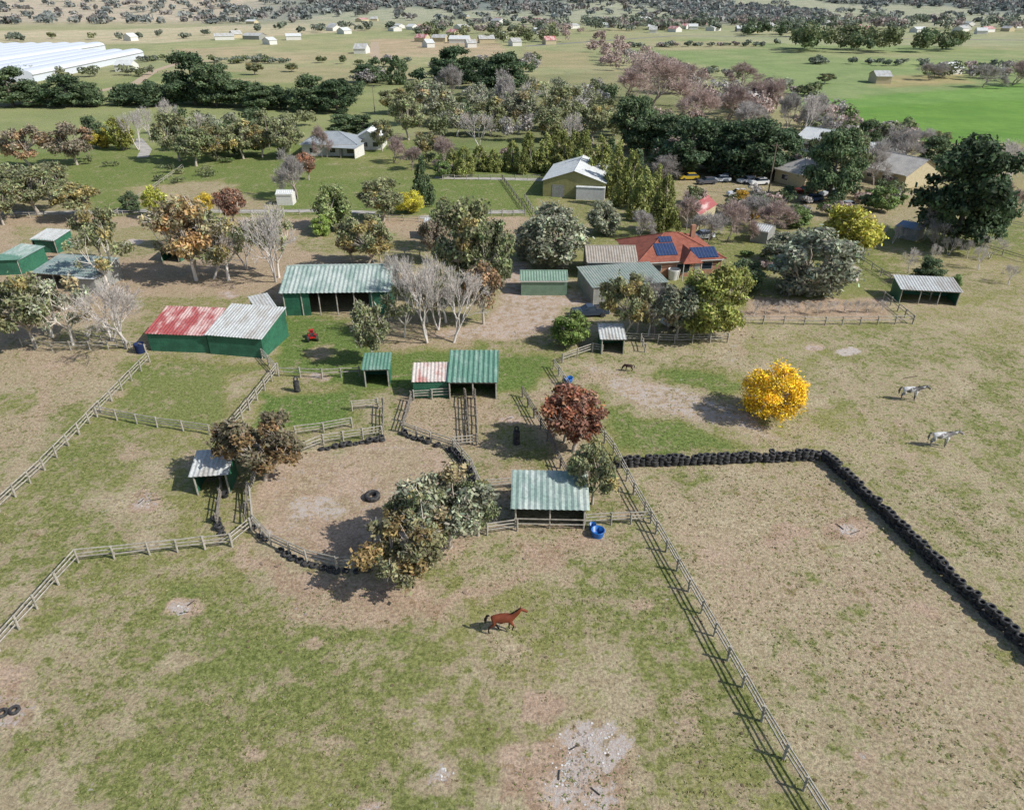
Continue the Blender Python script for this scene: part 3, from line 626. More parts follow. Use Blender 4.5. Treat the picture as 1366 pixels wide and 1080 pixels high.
# ---------------------------------------------------------------- tyres
rub=surf('tyre_rubber',(.026,.026,.027),(.095,.09,.085),4,.7,.75,.35)
def torus(R=.24,r_=.1,n=14,k=7,wd=.11):
    V=[];prof=[(R+r_*.95,-wd*.6),(R+r_*.95,wd*.6),(R+r_*.6,wd),(R-r_*.5,wd),(R-r_*.75,wd*.6),(R-r_*.75,-wd*.6),(R-r_*.5,-wd),(R+r_*.6,-wd)];k=len(prof)
    for i in range(n):
        a=2*math.pi*i/n
        for p,z in prof: V.append((math.cos(a)*p,math.sin(a)*p,z))
    Q_=[(i*k+j,((i+1)%n)*k+j,((i+1)%n)*k+(j+1)%k,i*k+(j+1)%k) for i in range(n) for j in range(k)]
    return np.array(V),np.array(Q_)
TV,TQ=torus()
def tyres(items,name):
    VV=[];QQ=[];o=0
    for (x,y,z,tx,tz,s) in items:
        Rm=np.array((Matrix.Rotation(tz,3,'Z')@Matrix.Rotation(tx,3,'X')));V=(TV*s)@Rm.T+np.array([x,y,z]);VV.append(V);QQ.append(TQ+o);o+=len(V)
    return link(bpy.data.objects.new(name,np_mesh(name,np.concatenate(VV),np.concatenate(QQ),[rub],smooth=False)))
def tyre_wall(pts,layers=4,name='tyre_wall',step=.62,skip=0.):
    P=resample([G(*p) for p in pts],step);it=[]
    for x,y in P:
        if random.random()<skip: continue
        z=.11
        for l in range(layers-(random.random()<.25 and layers>1)):
            s=random.uniform(.85,1.12);it.append((x+random.gauss(0,.06),y+random.gauss(0,.06),z,random.gauss(0,.09),random.uniform(0,6.28),s));z+=.21*s
    return tyres(it,name)
tyre_wall([(822,622),(950,618),(1098,612)],5);tyre_wall([(1100,614),(1180,690),(1262,772),(1366,868),(1500,992)],5)
tyre_wall([(339,704),(364,731),(410,753),(450,763),(500,760)],1,'tyre_border',.7,.2);tyre_wall([(430,600),(510,587)],2,'tyre_border')
tyre_wall([(540,580),(577,593),(606,604),(626,630),(641,664)],2,'tyre_border',.66,.15);tyre_wall([(289,694),(296,712)],2,'tyre_border')
def tyre_stack(px,py,n):
    x,y=G(px,py);z=.11;it=[]
    for i in range(n): it.append((x+random.gauss(0,.02),y+random.gauss(0,.02),z,random.gauss(0,.03),random.uniform(0,6),1));z+=.212
    it.append((x,y,z+.18,1.3,.6,.8));tyres(it,'tyre_stack')
tyre_stack(397,522,6);tyre_stack(689,592,7)
x,y=G(497,664);tyres([(x,y,.2,.04,0,2.1)],'tractor_tyre')
for px,py,s in [(4,952,1.0),(20,948,1.0)]: x,y=G(px,py);tyres([(x,y,.12,.1,1,s)],'loose_tyre')
# ---------------------------------------------------------------- building kit
def mcorr(k,c,c2,amt=.5,axis='X',**kw): return surf(k,c,c2,kw.pop('scale',.6),amt,kw.pop('rough',.55),.35,corr=kw.pop('corr',0),corr_axis=axis,**kw)
GWALL=mcorr('green_corrugated_wall',S(54,108,84),S(40,80,64),.6,corr=4.2)
GROOF=mcorr('pale_green_roof',S(134,154,144),S(178,186,178),.8,stretch=(1,.35,1),lo=.4,hi=.58)
GROOF2=mcorr('green_roof',S(96,134,116),S(140,162,148),.7,stretch=(1,.35,1))
RROOF=mcorr('faded_red_roof',S(158,80,78),S(206,182,174),.8,lo=.42,hi=.58,stretch=(1,.3,1))
ZROOF=mcorr('galvanised_roof',S(186,188,184),S(148,138,126),.6,stretch=(1,.35,1))
RUSTR=mcorr('rusty_roof',S(200,190,180),S(172,88,76),.8,stretch=(1.2,.4,1))
WROOF=mcorr('white_roof',S(206,208,204),S(176,180,178),.5)
TILE=surf('terracotta_tile',S(154,94,76),S(126,74,60),1.2,.7,.8,corr=3.3,corr_axis='Y')
TIMB=rail_m;WHT=surf('white_paint',S(214,212,204),S(190,186,176),2,.5,.6);BRK=surf('brick_wall',S(168,128,104),S(136,100,82),4,.6,.85);CRM=surf('cream_cladding',S(190,178,146),S(166,152,120),2,.5,.7)
GRW=surf('grey_cladding',S(150,150,144),S(124,122,116),1,.5,.7);YGW=surf('khaki_cladding',S(150,146,98),S(126,122,82),1,.5,.7)
glass,nt,b=newmat('window_glass');b.inputs['Base Color'].default_value=(.02,.03,.04,1);b.inputs['Roughness'].default_value=.08;b.inputs['Specular IOR Level'].default_value=.6
pv,nt,b=newmat('solar_cell');tcn=N(nt,'ShaderNodeTexCoord');bt=N(nt,'ShaderNodeTexBrick');bt.inputs['Scale'].default_value=1;bt.offset=0
bt.inputs['Color1'].default_value=(.012,.03,.09,1);bt.inputs['Color2'].default_value=(.015,.035,.11,1);bt.inputs['Mortar'].default_value=(.12,.15,.2,1);bt.inputs['Mortar Size'].default_value=.02
nt.links.new(tcn.outputs['Object'],bt.inputs[0]);nt.links.new(bt.outputs[0],b.inputs['Base Color']);b.inputs['Roughness'].default_value=.2
def sheet(m,p0,p1,q0,q1,period=.4,amp=.035,mi=0):
    p0,p1,q0,q1=map(Vector,(p0,p1,q0,q1));L=(p1-p0).length;n=max(2,int(L/period*4)) if amp else 1
    nr=(p1-p0).cross(q0-p0).normalized();vs=[]
    for i in range(n+1):
        t=i/n;o=nr*(amp*math.sin(2*math.pi*t*L/period)) if amp else Vector()
        vs.append(p0.lerp(p1,t)+o);vs.append(q0.lerp(q1,t)+o)
    m.add(vs,[(2*i,2*i+2,2*i+3,2*i+1) for i in range(n)],mi)
def building(name,fl,fr,D,hf,hb,wall,roof,rt='skillion',open_front=False,posts=3,oh=.3,rise=1.4,period=.4,win=(),door=(),open_sides=False,amp=.035,bays=None,bars=False):
    A=G(*fl);B=G(*fr);W=math.dist(A,B);e=empty(name,A[0],A[1],float(terrain(A[0],A[1])),math.atan2(B[1]-A[1],B[0]-A[0]))
    t=.07;m=MB()
    if rt=='skillion':
        side=[(t,0),(D-t,0),(D-t,hb),(t,hf)]
        if not open_sides:
            m.prism(side,'x',0,t);m.prism(side,'x',W-t,W)
        m.box(0,W,D-t,D,0,hb)
        if not open_front: m.box(0,W,0,t,0,hf)
        elif bays:
            for a_,b_ in bays: m.box(a_*W+t,b_*W-t,0,t,0,hf)
    elif rt=='gx':
        side=[(t,0),(D-t,0),(D-t,hf),(D/2,hf+rise),(t,hf)]
        m.prism(side,'x',0,t);m.prism(side,'x',W-t,W);m.box(0,W,D-t,D,0,hf)
        if not open_front: m.box(0,W,0,t,0,hf)
        elif bays:
            for a_,b_ in bays: m.box(a_*W+t,b_*W-t,0,t,0,hf)
    elif rt=='gy':
        fr_=[(0,0),(W,0),(W,hf),(W/2,hf+rise),(0,hf)]
        if not open_front: m.prism(fr_,'y',0,t)
        m.prism(fr_,'y',D-t,D);m.box(0,t,t,D-t,0,hf);m.box(W-t,W,t,D-t,0,hf)
    else:
        m.box(0,W,0,t,0,hf);m.box(0,W,D-t,D,0,hf);m.box(0,t,t,D-t,0,hf);m.box(W-t,W,t,D-t,0,hf)
    m.obj('walls',wall,e)
    r=MB();z=.05
    if rt=='skillion':
        s=(hb-hf)/D
        sheet(r,(-oh,-oh,hf-s*oh+z),(W+oh,-oh,hf-s*oh+z),(-oh,D+oh,hb+s*oh+z),(W+oh,D+oh,hb+s*oh+z),period,amp)
    elif rt=='gx':
        s=rise/(D/2)
        sheet(r,(-oh,-oh,hf-s*oh+z),(W+oh,-oh,hf-s*oh+z),(-oh,D/2,hf+rise+z),(W+oh,D/2,hf+rise+z),period,amp)
        sheet(r,(-oh,D/2,hf+rise+z),(W+oh,D/2,hf+rise+z),(-oh,D+oh,hf-s*oh+z),(W+oh,D+oh,hf-s*oh+z),period,amp)
        r.beam((-oh,D/2,hf+rise+z),(W+oh,D/2,hf+rise+z),.09,6)
    elif rt=='gy':
        s=rise/(W/2)
        sheet(r,(-oh,D+oh,hf-s*oh+z),(-oh,-oh,hf-s*oh+z),(W/2,D+oh,hf+rise+z),(W/2,-oh,hf+rise+z),period,amp)
        sheet(r,(W/2,D+oh,hf+rise+z),(W/2,-oh,hf+rise+z),(W+oh,D+oh,hf-s*oh+z),(W+oh,-oh,hf-s*oh+z),period,amp)
        r.beam((W/2,-oh,hf+rise+z),(W/2,D+oh,hf+rise+z),.09,6)
    else:
        k=D/2 if W>D else W/2
        a0,a1,a2,a3=(-oh,-oh,hf),(W+oh,-oh,hf),(W+oh,D+oh,hf),(-oh,D+oh,hf)
        if W>D: r0_,r1_=(k,D/2,hf+rise),(W-k,D/2,hf+rise);fs=[(0,1,5,4),(1,2,5),(2,3,4,5),(3,0,4)]
        else: r0_,r1_=(W/2,k,hf+rise),(W/2,D-k,hf+rise);fs=[(0,1,4),(1,2,5,4),(2,3,5),(3,0,4,5)]
        r.add([a0,a1,a2,a3,r0_,r1_],fs+[(3,2,1,0)])
        for p,q in [(a0,r0_),(a1,r1_ if W>D else r0_),(a2,r1_),(a3,r0_ if W>D else r1_),(r0_,r1_)]: r.beam(p,q,.11,6)
    r.obj('roof',roof,e)
    if open_front or open_sides:
        p=MB()
        for i in range(posts): x=.1+(W-.2)*i/(posts-1);p.beam((x,-.02,0),(x,-.02,hf),.08,6)
        p.beam((0,-.02,hf-.1),(W,-.02,hf-.1),.07,4)
        if bars:
            for z_ in (.5,1.0): p.beam((0,-.12,z_),(W,-.12,z_),.05,5)
        if open_sides:
            for i in range(2): x=.1+(W-.2)*i;p.beam((x,D/2,0),(x,D/2,(hf+hb)/2),.08,6)
        p.obj('posts',TIMB,e)
    else:
        g=MB();g.box(-.1,W+.1,-oh-.06,-oh-.02,hf-.18,hf-.03);
        if rt in('gx','hip'): g.obj('gutter',WHT,e)
    if win or door:
        g=MB()
        for (x,wd,z0,h) in win:
            g.box(x,x+wd,-.03,-.001,z0,z0+h,1);g.box(x+.06,x+wd-.06,-.045,-.03,z0+.06,z0+h-.06,0)
        for (x,wd,h) in door: g.box(x,x+wd,-.04,-.001,0.02,h,2)
        g.obj('windows_and_doors',[glass,WHT,GRW],e)
    return e,W
building('horse_shelter',(686,703),(780,705),3.6,2.15,2.9,GWALL,GROOF,'skillion',True,3,.3,period=.5,bars=True)
building('horse_shelter',(263,660),(308,657),2.8,2.1,2.6,GWALL,ZROOF,'skillion',True,2,.25)
e,W=building('stable_shed',(552,531),(598,530),3.0,2.0,2.7,GWALL,RUSTR,'skillion',oh=.1)
building('horse_stable',(599,532),(663,532),5.0,2.1,3.3,GWALL,GROOF2,'skillion',True,3,.15,period=.55,amp=.06)
building('horse_shelter',(487,516),(520,515),3.0,2.2,2.6,GWALL,GROOF2,'skillion',True,2,.2)
building('horse_shelter',(801,472),(832,472),3.2,2.0,2.5,GWALL,ZROOF,'skillion',True,2,.2)
building('stable_block',(202,468),(280,471),5.6,2.4,3.5,GWALL,RROOF,'skillion',oh=.2)
building('stable_block',(281,472),(353,478),6.6,2.6,3.8,GWALL,ZROOF,'skillion',oh=.2)
building('lean_to_shed',(356,450),(379,445),6.5,2.6,3.3,GWALL,ZROOF,'skillion',True,3,.2)
building('hay_barn',(381,421),(522,419),11,3.4,3.4,GWALL,GROOF,'gx',True,7,.35,rise=1.7,bays=[(0,.25),(.8,1)],period=.6,amp=.05)
building('garden_shed',(695,394),(756,394),4.2,2.3,2.3,surf('sage_wall',S(118,142,120),S(98,122,102),1,.5,.6,corr=4),surf('sage_roof',S(128,152,134),S(104,130,112),1,.5,.5),'gx',oh=.15,rise=.7)
building('farm_shed',(783,372),(847,372),7,2.8,2.8,GRW,surf('taupe_roof',S(164,156,144),S(138,128,116),1,.6,.6),'gx',oh=.25,rise=1.3)
building('carport',(790,406),(888,398),7.5,2.5,2.9,GRW,surf('greygreen_roof',S(136,148,138),S(158,162,154),.8,.6,.55),'skillion',True,5,.2,bays=[(0,.18)])
e,W=building('brick_house',(851,372),(960,366),11,2.7,2.7,BRK,TILE,'hip',oh=.5,rise=2.6,win=[(2,1.6,1,1.1),(6,2.2,.6,1.5),(10,1.8,1,1.1)],door=[(8.9,.9,2.05)])
g=MB()
def panel(x0,x1,t0,t1):
    y0,y1=-.5+t0*6,-.5+t1*6;z0,z1=2.7+t0*2.6+.12,2.7+t1*2.6+.12
    g.add([(x0,y0,z0),(x1,y0,z0),(x1,y1,z1),(x0,y1,z1),(x0,y0,z0-.05),(x1,y0,z0-.05),(x1,y1,z1-.05),(x0,y1,z1-.05)],[(0,1,2,3),(4,7,6,5),(0,4,5,1),(1,5,6,2),(2,6,7,3),(3,7,4,0)])
panel(3.0,6.3,.2,.62);panel(4.2,6.3,.66,.86);panel(8.6,12.6,.05,.42);g.obj('solar_panels',pv,e)
g=MB();g.add([(6.2,-2.0,2.7),(9.4,-2.0,2.7),(9.4,4,2.7),(6.2,4,2.7),(7.8,-.4,4.2),(7.8,3.4,4.2)],[(0,1,4),(1,2,5,4),(3,0,4,5)]);g.obj('porch_roof',TILE,e)
g=MB();[g.beam((x,-1.85,0),(x,-1.85,2.7),.07,6) for x in (6.4,9.2)];g.obj('porch_posts',WHT,e)
g=MB();g.box(10.5,11.2,6.5,7.2,4.0,6.0);g.obj('chimney',BRK,e)
building('machinery_shed',(724,262),(806,266),17,3.4,3.4,YGW,WROOF,'gy',oh=.3,rise=2.2,win=[],door=[(2,2.6,2.6),(7,2.6,2.6)],period=.8)
building('garage',(806,268),(812,240),6,2.6,2.6,WHT,WROOF,'skillion',oh=.1)
building('horse_shelter',(1198,404),(1276,408),3.8,2.1,2.7,GWALL,ZROOF,'skillion',True,4,.25)
building('garden_shed',(370,274),(391,274),2.6,2.3,2.3,WHT,WROOF,'gx',oh=.1,rise=.5)
building('horse_shelter',(47,336),(78,338),4,2.2,2.8,GWALL,ZROOF,'skillion',True,2,.2);building('water_tank_shed',(78,337),(90,330),3.5,2.2,2.2,GWALL,GROOF2,'skillion')
building('horse_shelter',(0,362),(30,366),5,2.2,2.9,GWALL,GROOF,'skillion',True,2,.2);building('garden_shed',(30,366),(41,358),4,2.4,2.4,GWALL,GROOF2,'skillion')
building('horse_shelter',(50,384),(130,390),6,2.4,3.2,GRW,surf('slate_roof',S(118,136,132),S(160,162,154),.8,.6,.5),'skillion',True,4,.2)
building('water_tank_shed',(131,392),(148,382),3,2.3,2.3,GRW,ZROOF,'skillion')
building('horse_shelter',(216,349),(240,350),4,2.2,2.8,GWALL,GROOF2,'skillion',True,2,.2);building('horse_shelter',(566,320),(586,320),4,2.2,2.8,GWALL,ZROOF,'skillion',True,2,.2)
building('farmhouse',(404,208),(476,208),11,3,3,WHT,surf('slate_house_roof',S(150,156,158),S(128,134,138),.6,.5,.5),'hip',oh=.5,rise=2.4,win=[(2,2,.8,1.3),(7,2,.8,1.3),(12,2.4,.6,1.6)],door=[(10,1,2.1)])
building('farmhouse',(474,200),(510,200),9,3,3,WHT,WROOF,'gy',oh=.4,rise=2.0,win=[(2,1.6,.8,1.3),(5,1.6,.8,1.3)])
building('carport',(436,210),(474,212),6,2.6,3,WHT,surf('slate_house_roof',S(150,156,158)),'skillion',True,3,.3)
building('farmhouse',(1145,238),(1205,252),12,3,3,CRM,surf('grey_house_roof',S(178,174,166),S(150,146,140),.6,.6,.6),'gx',oh=.5,rise=2.8,win=[(2,1.8,.9,1.2),(6,1.8,.9,1.2)],door=[(9,1,2.1)])
building('farmhouse',(1150,222),(1200,226),8,3,3,CRM,WROOF,'gx',oh=.5,rise=2.2)
building('farmhouse',(1032,242),(1072,252),10,3,3,CRM,surf('grey_house_roof',S(168,164,156)),'hip',oh=.5,rise=2.6,win=[(2,1.8,.9,1.2)])
building('farmhouse',(1060,200),(1098,206),10,3.4,3.4,WHT,WROOF,'gx',oh=.4,rise=2.2,win=[(2,1.8,.9,1.2)])
building('farm_shed',(906,302),(930,306),9,2.8,2.8,CRM,RROOF,'gy',oh=.2,rise=1.3);building('garden_shed',(1000,322),(1022,326),4,2.2,2.2,GRW,ZROOF,'gx',oh=.1,rise=.6);building('garden_shed',(1193,316),(1222,322),3,2.0,2.3,GRW,surf('blue_roof',S(110,140,170),S(150,160,170),1,.5,.5),'skillion')
far_h=[(300,54,26,WHT,ZROOF),(318,51,12,CRM,ZROOF),(335,53,22,GRW,ZROOF),(392,54,20,WHT,WROOF),(365,60,10,WHT,WROOF),(612,58,26,WHT,WROOF),(650,58,20,CRM,ZROOF),(585,56,18,CRM,ZROOF),(630,64,12,WHT,ZROOF),(668,52,12,WHT,WROOF),(600,48,10,CRM,RROOF),(165,96,22,WHT,WROOF),(1178,112,20,CRM,ZROOF),(1272,100,22,WHT,WROOF),(1310,46,14,WHT,WROOF),(1140,46,16,WHT,ZROOF),(1158,44,10,CRM,RROOF),(1190,48,16,CRM,ZROOF),(1080,42,10,WHT,WROOF),(1340,42,12,CRM,ZROOF),(1280,40,10,WHT,ZROOF),(735,60,14,CRM,RROOF),(1230,44,14,WHT,WROOF),(480,72,16,WHT,ZROOF),(560,56,14,CRM,RROOF),(180,55,10,WHT,WROOF),(690,62,12,WHT,ZROOF),(575,64,10,WHT,WROOF)]
for i in range(62):
    x=random.uniform(690,1366) if i<48 else random.uniform(330,690)
    far_h.append((x,random.uniform(28,46),random.uniform(7,12),random.choice([WHT,CRM,GRW,WHT]),random.choice([WROOF,ZROOF,ZROOF,WROOF,RROOF])))
for x,y,wp,c,rf in far_h:
    building('farmhouse',(x-wp/2,y),(x+wp/2,y+random.uniform(-.6,.6)),random.uniform(9,13),3.4,3.4,c,rf,'gx',oh=.4,rise=random.uniform(1.8,3),amp=0)
ghm,nt,b=newmat('greenhouse_film');b.inputs['Base Color'].default_value=(.60,.63,.67,1);b.inputs['Roughness'].default_value=.4
def ghouse(x0,y0,n,sw,L,ang):
    e=empty('greenhouse',x0,y0,0,ang);m=MB();fr=MB()
    for i in range(n):
        k=8;pf=[(0,0),(0,3.2)]+[(sw/2-sw/2*math.cos(math.pi*j/k),3.2+2.4*math.sin(math.pi*j/k)) for j in range(1,k)]+[(sw,3.2),(sw,0)]
        pf=[(-(i+1)*sw+p+.02,q) for p,q in pf];m.prism(pf,'y',0,L)
        fr.box(-(i)*sw-.25,-(i)*sw+.25,-.1,L+.1,3.0,3.35)
    m.obj('film_roof',ghm,e);fr.obj('gutters',GRW,e)
ghouse(-236,385,4,12,157,.10);ghouse(-296,415,7,12,205,.10)
def ribbon(name,pts,wd,mat,z=.02):
    P=[G(*p) for p in pts];vs=[];fs=[]
    for i,p in enumerate(P):
        a=P[max(i-1,0)];c=P[min(i+1,len(P)-1)];d=Vector((c[0]-a[0],c[1]-a[1])).normalized();n=Vector((-d.y,d.x))*wd/2
        vs+=[(p[0]+n.x,p[1]+n.y,z),(p[0]-n.x,p[1]-n.y,z)]
    fs=[(2*i,2*i+1,2*i+3,2*i+2) for i in range(len(P)-1)];m=MB();m.add(vs,fs);return m.obj(name,mat)
GRV=surf('gravel',S(176,172,164),S(150,144,134),.5,.7,.9)
RDD=surf('road_dirt',S(178,160,136),S(160,140,116),.3,.5,.9)
ribbon('gravel_lane',[(-80,283),(60,284),(200,281),(330,282),(430,281),(500,284)],2.4,GRV);ribbon('gravel_lane',[(560,290),(640,284),(700,282)],2.2,GRV);ribbon('gravel_lane',[(580,237),(640,238),(730,240)],2.5,GRV)
ribbon('gravel_lane',[(182,185),(195,200),(190,210)],3,GRV);ribbon('dirt_road',[(0,142),(100,128),(180,112),(205,95),(240,84),(300,80)],5,RDD);ribbon('dirt_road',[(500,56),(500,75),(520,84)],7,RDD)
ribbon('country_road',[(700,62),(900,48),(1366,54)],8,surf('asphalt',S(128,126,124),S(110,108,106),.3,.5,.9))
# ---------------------------------------------------------------- tubs, poles, logs
blue=surf('blue_plastic',S(20,96,170),S(16,70,130),2,.4,.4,.5)
def tub(px,py,r_=.45,h=.55,mat=blue,name='water_trough'):
    x,y=G(px,py);m=MB();k=16;V=[];prof=[(r_*.85,0),(r_*.97,h*.7),(r_*1.05,h*.93),(r_*1.05,h),(r_*.92,h),(r_*.86,h*.25),(0.01,h*.25)]
    for p,z in prof: V+=[(x+math.cos(2*math.pi*i/k)*p,y+math.sin(2*math.pi*i/k)*p,z) for i in range(k)]
    m.add(V,[(j*k+i,j*k+(i+1)%k,(j+1)*k+(i+1)%k,(j+1)*k+i) for j in range(len(prof)-1) for i in range(k)]);return m.obj(name,mat,smooth=True)
tub(797,714,.55,.6);tub(790,705,.3,.5);tub(758,514,.42,.9);tub(760,508,.35,.5);tub(188,470,.6,1.2,surf('dark_blue_plastic',S(30,44,80)),'water_tank')
for px,py in [(870,378),(905,366),(898,372)]: tub(px,py,.9,1.6,WHT,'water_tank')
tub(300,662,.35,.4,surf('black_plastic',(.03,.03,.03)),'feed_bucket')
pol=surf('pole_timber',S(140,128,112),S(110,98,86),2,.5,.9)
for px,py,h in [(1024,262,11),(700,170,10),(1000,140,10),(830,180,10),(500,150,9),(360,200,9)]:
    x,y=G(px,py);m=MB();m.beam((x,y,0),(x,y,h),.16,8,.1);m.beam((x-1.1,y,h-.5),(x+1.1,y,h-.5),.06,4);m.obj('power_pole',pol)
def stones(name,L,mat,s0,s1):
    m=MB()
    for px,py in L:
        x,y=G(px,py);s=random.uniform(s0,s1)
        V=[(x+s*math.cos(a)*random.uniform(.7,1.4),y+s*math.sin(a)*random.uniform(.7,1.3),z*s*random.uniform(.3,.7)) for z in (0,.8) for a in np.linspace(0,5.2,6)]+[(x,y,s*.5)]
        m.add(V,[(i,(i+1)%6,6+(i+1)%6,6+i) for i in range(6)]+[(6+i,6+(i+1)%6,12) for i in range(6)])
    m.obj(name,mat)
stones('rocks',[(425,782),(442,775),(405,764),(430,770),(370,755),(350,752),(700,745),(510,790),(1005,450),(990,447),(620,790)],surf('rock',S(150,130,112),S(110,92,78),3,.6,.9),.1,.22)
stones('ash_rubble',[(random.gauss(788,20),random.gauss(995,16)) for _ in range(110)]+[(random.gauss(766,16),random.gauss(1034,18)) for _ in range(90)]+[(random.gauss(243,5),random.gauss(812,4)) for _ in range(16)]+[(random.gauss(190,5),random.gauss(668,3)) for _ in range(12)]+[(random.gauss(1130,6),random.gauss(709,4)) for _ in range(14)]+[(random.gauss(592,5),random.gauss(1030,5)) for _ in range(10)],surf('ash_stone',S(206,202,196),S(128,112,100),.6,.9,.9),.02,.075)
m=MB()
for px,py,a,L in [(200,668,.3,.9),(184,672,1.2,.7),(1135,712,.4,1),(1125,706,2,.8),(240,818,.2,.6),(250,808,1,.6),(760,1000,.5,.5),(745,1040,1.4,.6),(800,1060,2.4,.6),(1205,505,.3,2),(430,503,.3,.8),(674,560,.5,.8)]:
    x,y=G(px,py);m.beam((x,y,.03),(x+L*math.cos(a),y+L*math.sin(a),.06),.045,6,.03)
m.obj('burnt_logs',surf('charred_wood',S(80,72,66),S(40,36,34),3,.7,.95))
r=np.random.default_rng(11)
stones('horse_dung',[(r.uniform(860,1366),r.uniform(440,1060)) for _ in range(150)]+[(r.uniform(0,860),r.uniform(760,1060)) for _ in range(70)],surf('dung',S(110,96,72),S(80,70,52),3,.6,.95),.05,.11)
# ---------------------------------------------------------------- vehicles
paintm,nt,b=newmat('car_paint');oi=N(nt,'ShaderNodeObjectInfo');nt.links.new(oi.outputs['Color'],b.inputs['Base Color']);b.inputs['Roughness'].default_value=.3;b.inputs['Specular IOR Level'].default_value=.5
def car_meshes(ute):
    m=MB();L=4.6 if not ute else 5.1
    body=[(0,.35),(.05,.75),(.25,.92),(1.25,1.0),(L-.9 if not ute else 3.1,1.02),(L-.1,.98 if not ute else 1.0),(L,.6),(L-.05,.35)]
    m.prism(body,'y',-.88,.88,0)
    c0,c1=(1.25,3.9) if not ute else (1.35,3.1)
    a=[(c0,-.8,1.0),(c1+.2,-.8,1.02),(c1+.2,.8,1.02),(c0,.8,1.0),(c0+.75,-.66,1.48),(c1-.15,-.66,1.5),(c1-.15,.66,1.5),(c0+.75,.66,1.48)]
    m.add(a,[(0,1,5,4),(1,2,6,5),(2,3,7,6),(3,0,4,7)],1)
    m.box(c0+.7,c1-.1,-.68,.68,1.47,1.51,0)
    if ute:
        m.box(3.35,5.0,-.8,.8,1.03,1.06,2);m.box(3.3,5.1,-.86,-.8,1.01,1.2,0);m.box(3.3,5.1,.8,.86,1.01,1.2,0)
    for x in (.9,L-.95):
        for y in(-.9,.9): m.beam((x,y-.1,.33),(x,y+.1,.33),.33,14,m=2)
    return m.mesh('car_body',[paintm,glass,rub])
def van_mesh():
    m=MB();m.prism([(0,.5),(.1,1.6),(.5,2.3),(1.0,2.5),(4.2,2.5),(4.7,2.2),(4.8,.9),(4.6,.5)],'y',-1.1,1.1,0)
    for y in(-1.13,1.102): m.box(1.0,1.9,y,y+.03,1.4,1.95,1);m.box(3.2,4.0,y,y+.03,1.4,1.95,1)
    for y in(-1.05,1.05): m.beam((2.6,y-.1,.34),(2.6,y+.1,.34),.34,14,m=2)
    m.beam((0,0,.5),(-1.2,0,.45),.05,6,m=2);return m.mesh('caravan_body',[paintm,glass,rub])
CM=[car_meshes(0),car_meshes(1),van_mesh()]
def car(px,py,rot,col,ute=0):
    x,y=G(px,py);o=link(bpy.data.objects.new(('parked_car','pickup_truck','caravan')[ute],CM[ute]));o.location=(x,y,0);o.rotation_euler=(0,0,rot);o.color=(*S(*col),1)
car(762,422,.15,(60,70,84),1);car(855,424,.9,(220,222,222));car(885,436,.4,(214,216,218));car(880,422,.2,(208,208,206),2);car(905,344,.2,(208,208,206),2)
for px,py,r_,c_ in [(985,245,.3,(220,220,220)),(1000,247,.2,(230,230,228)),(948,243,.1,(200,205,210)),(966,244,1.2,(120,126,130)),(1070,270,.3,(70,90,120)),(1095,262,.2,(210,212,214)),(930,246,.2,(90,90,96)),(740,240,.2,(220,220,220)),(1060,258,.1,(150,60,50)),(920,320,.3,(230,230,230)),(1084,250,.5,(200,200,200)),(1115,280,.4,(150,156,160)),(906,240,.1,(200,170,60)),(970,262,.1,(210,212,214))]:
    car(px,py,r_,c_)
x,y=G(417,452);e=empty('garden_tractor',x,y,0,1.9);redp=surf('red_paint',S(180,36,30),S(140,28,24),3,.4,.4,.5)
m=MB();m.prism([(0,.5),(.1,.95),(.9,1.0),(1.0,.5)],'y',-.3,.3);m.box(-.9,0,-.38,.38,.45,.62);m.box(-.95,-.5,-.5,-.36,.62,.95);m.box(-.95,-.5,.36,.5,.62,.95);m.obj('bonnet_and_chassis',redp,e)
m=MB();[m.beam((-.7,s_*.45,.45),(-.7,s_*.68,.45),.45,14) for s_ in(-1,1)];[m.beam((.8,s_*.36,.28),(.8,s_*.52,.28),.28,12) for s_ in(-1,1)];m.box(-.65,-.3,-.22,.22,.64,.74);m.box(-.72,-.66,-.22,.22,.66,1.15);m.beam((-.1,0,.6),(-.22,0,1.15),.03,6);m.beam((-.24,0,1.13),(-.2,0,1.17),.2,10);m.obj('wheels_and_seat',rub,e)
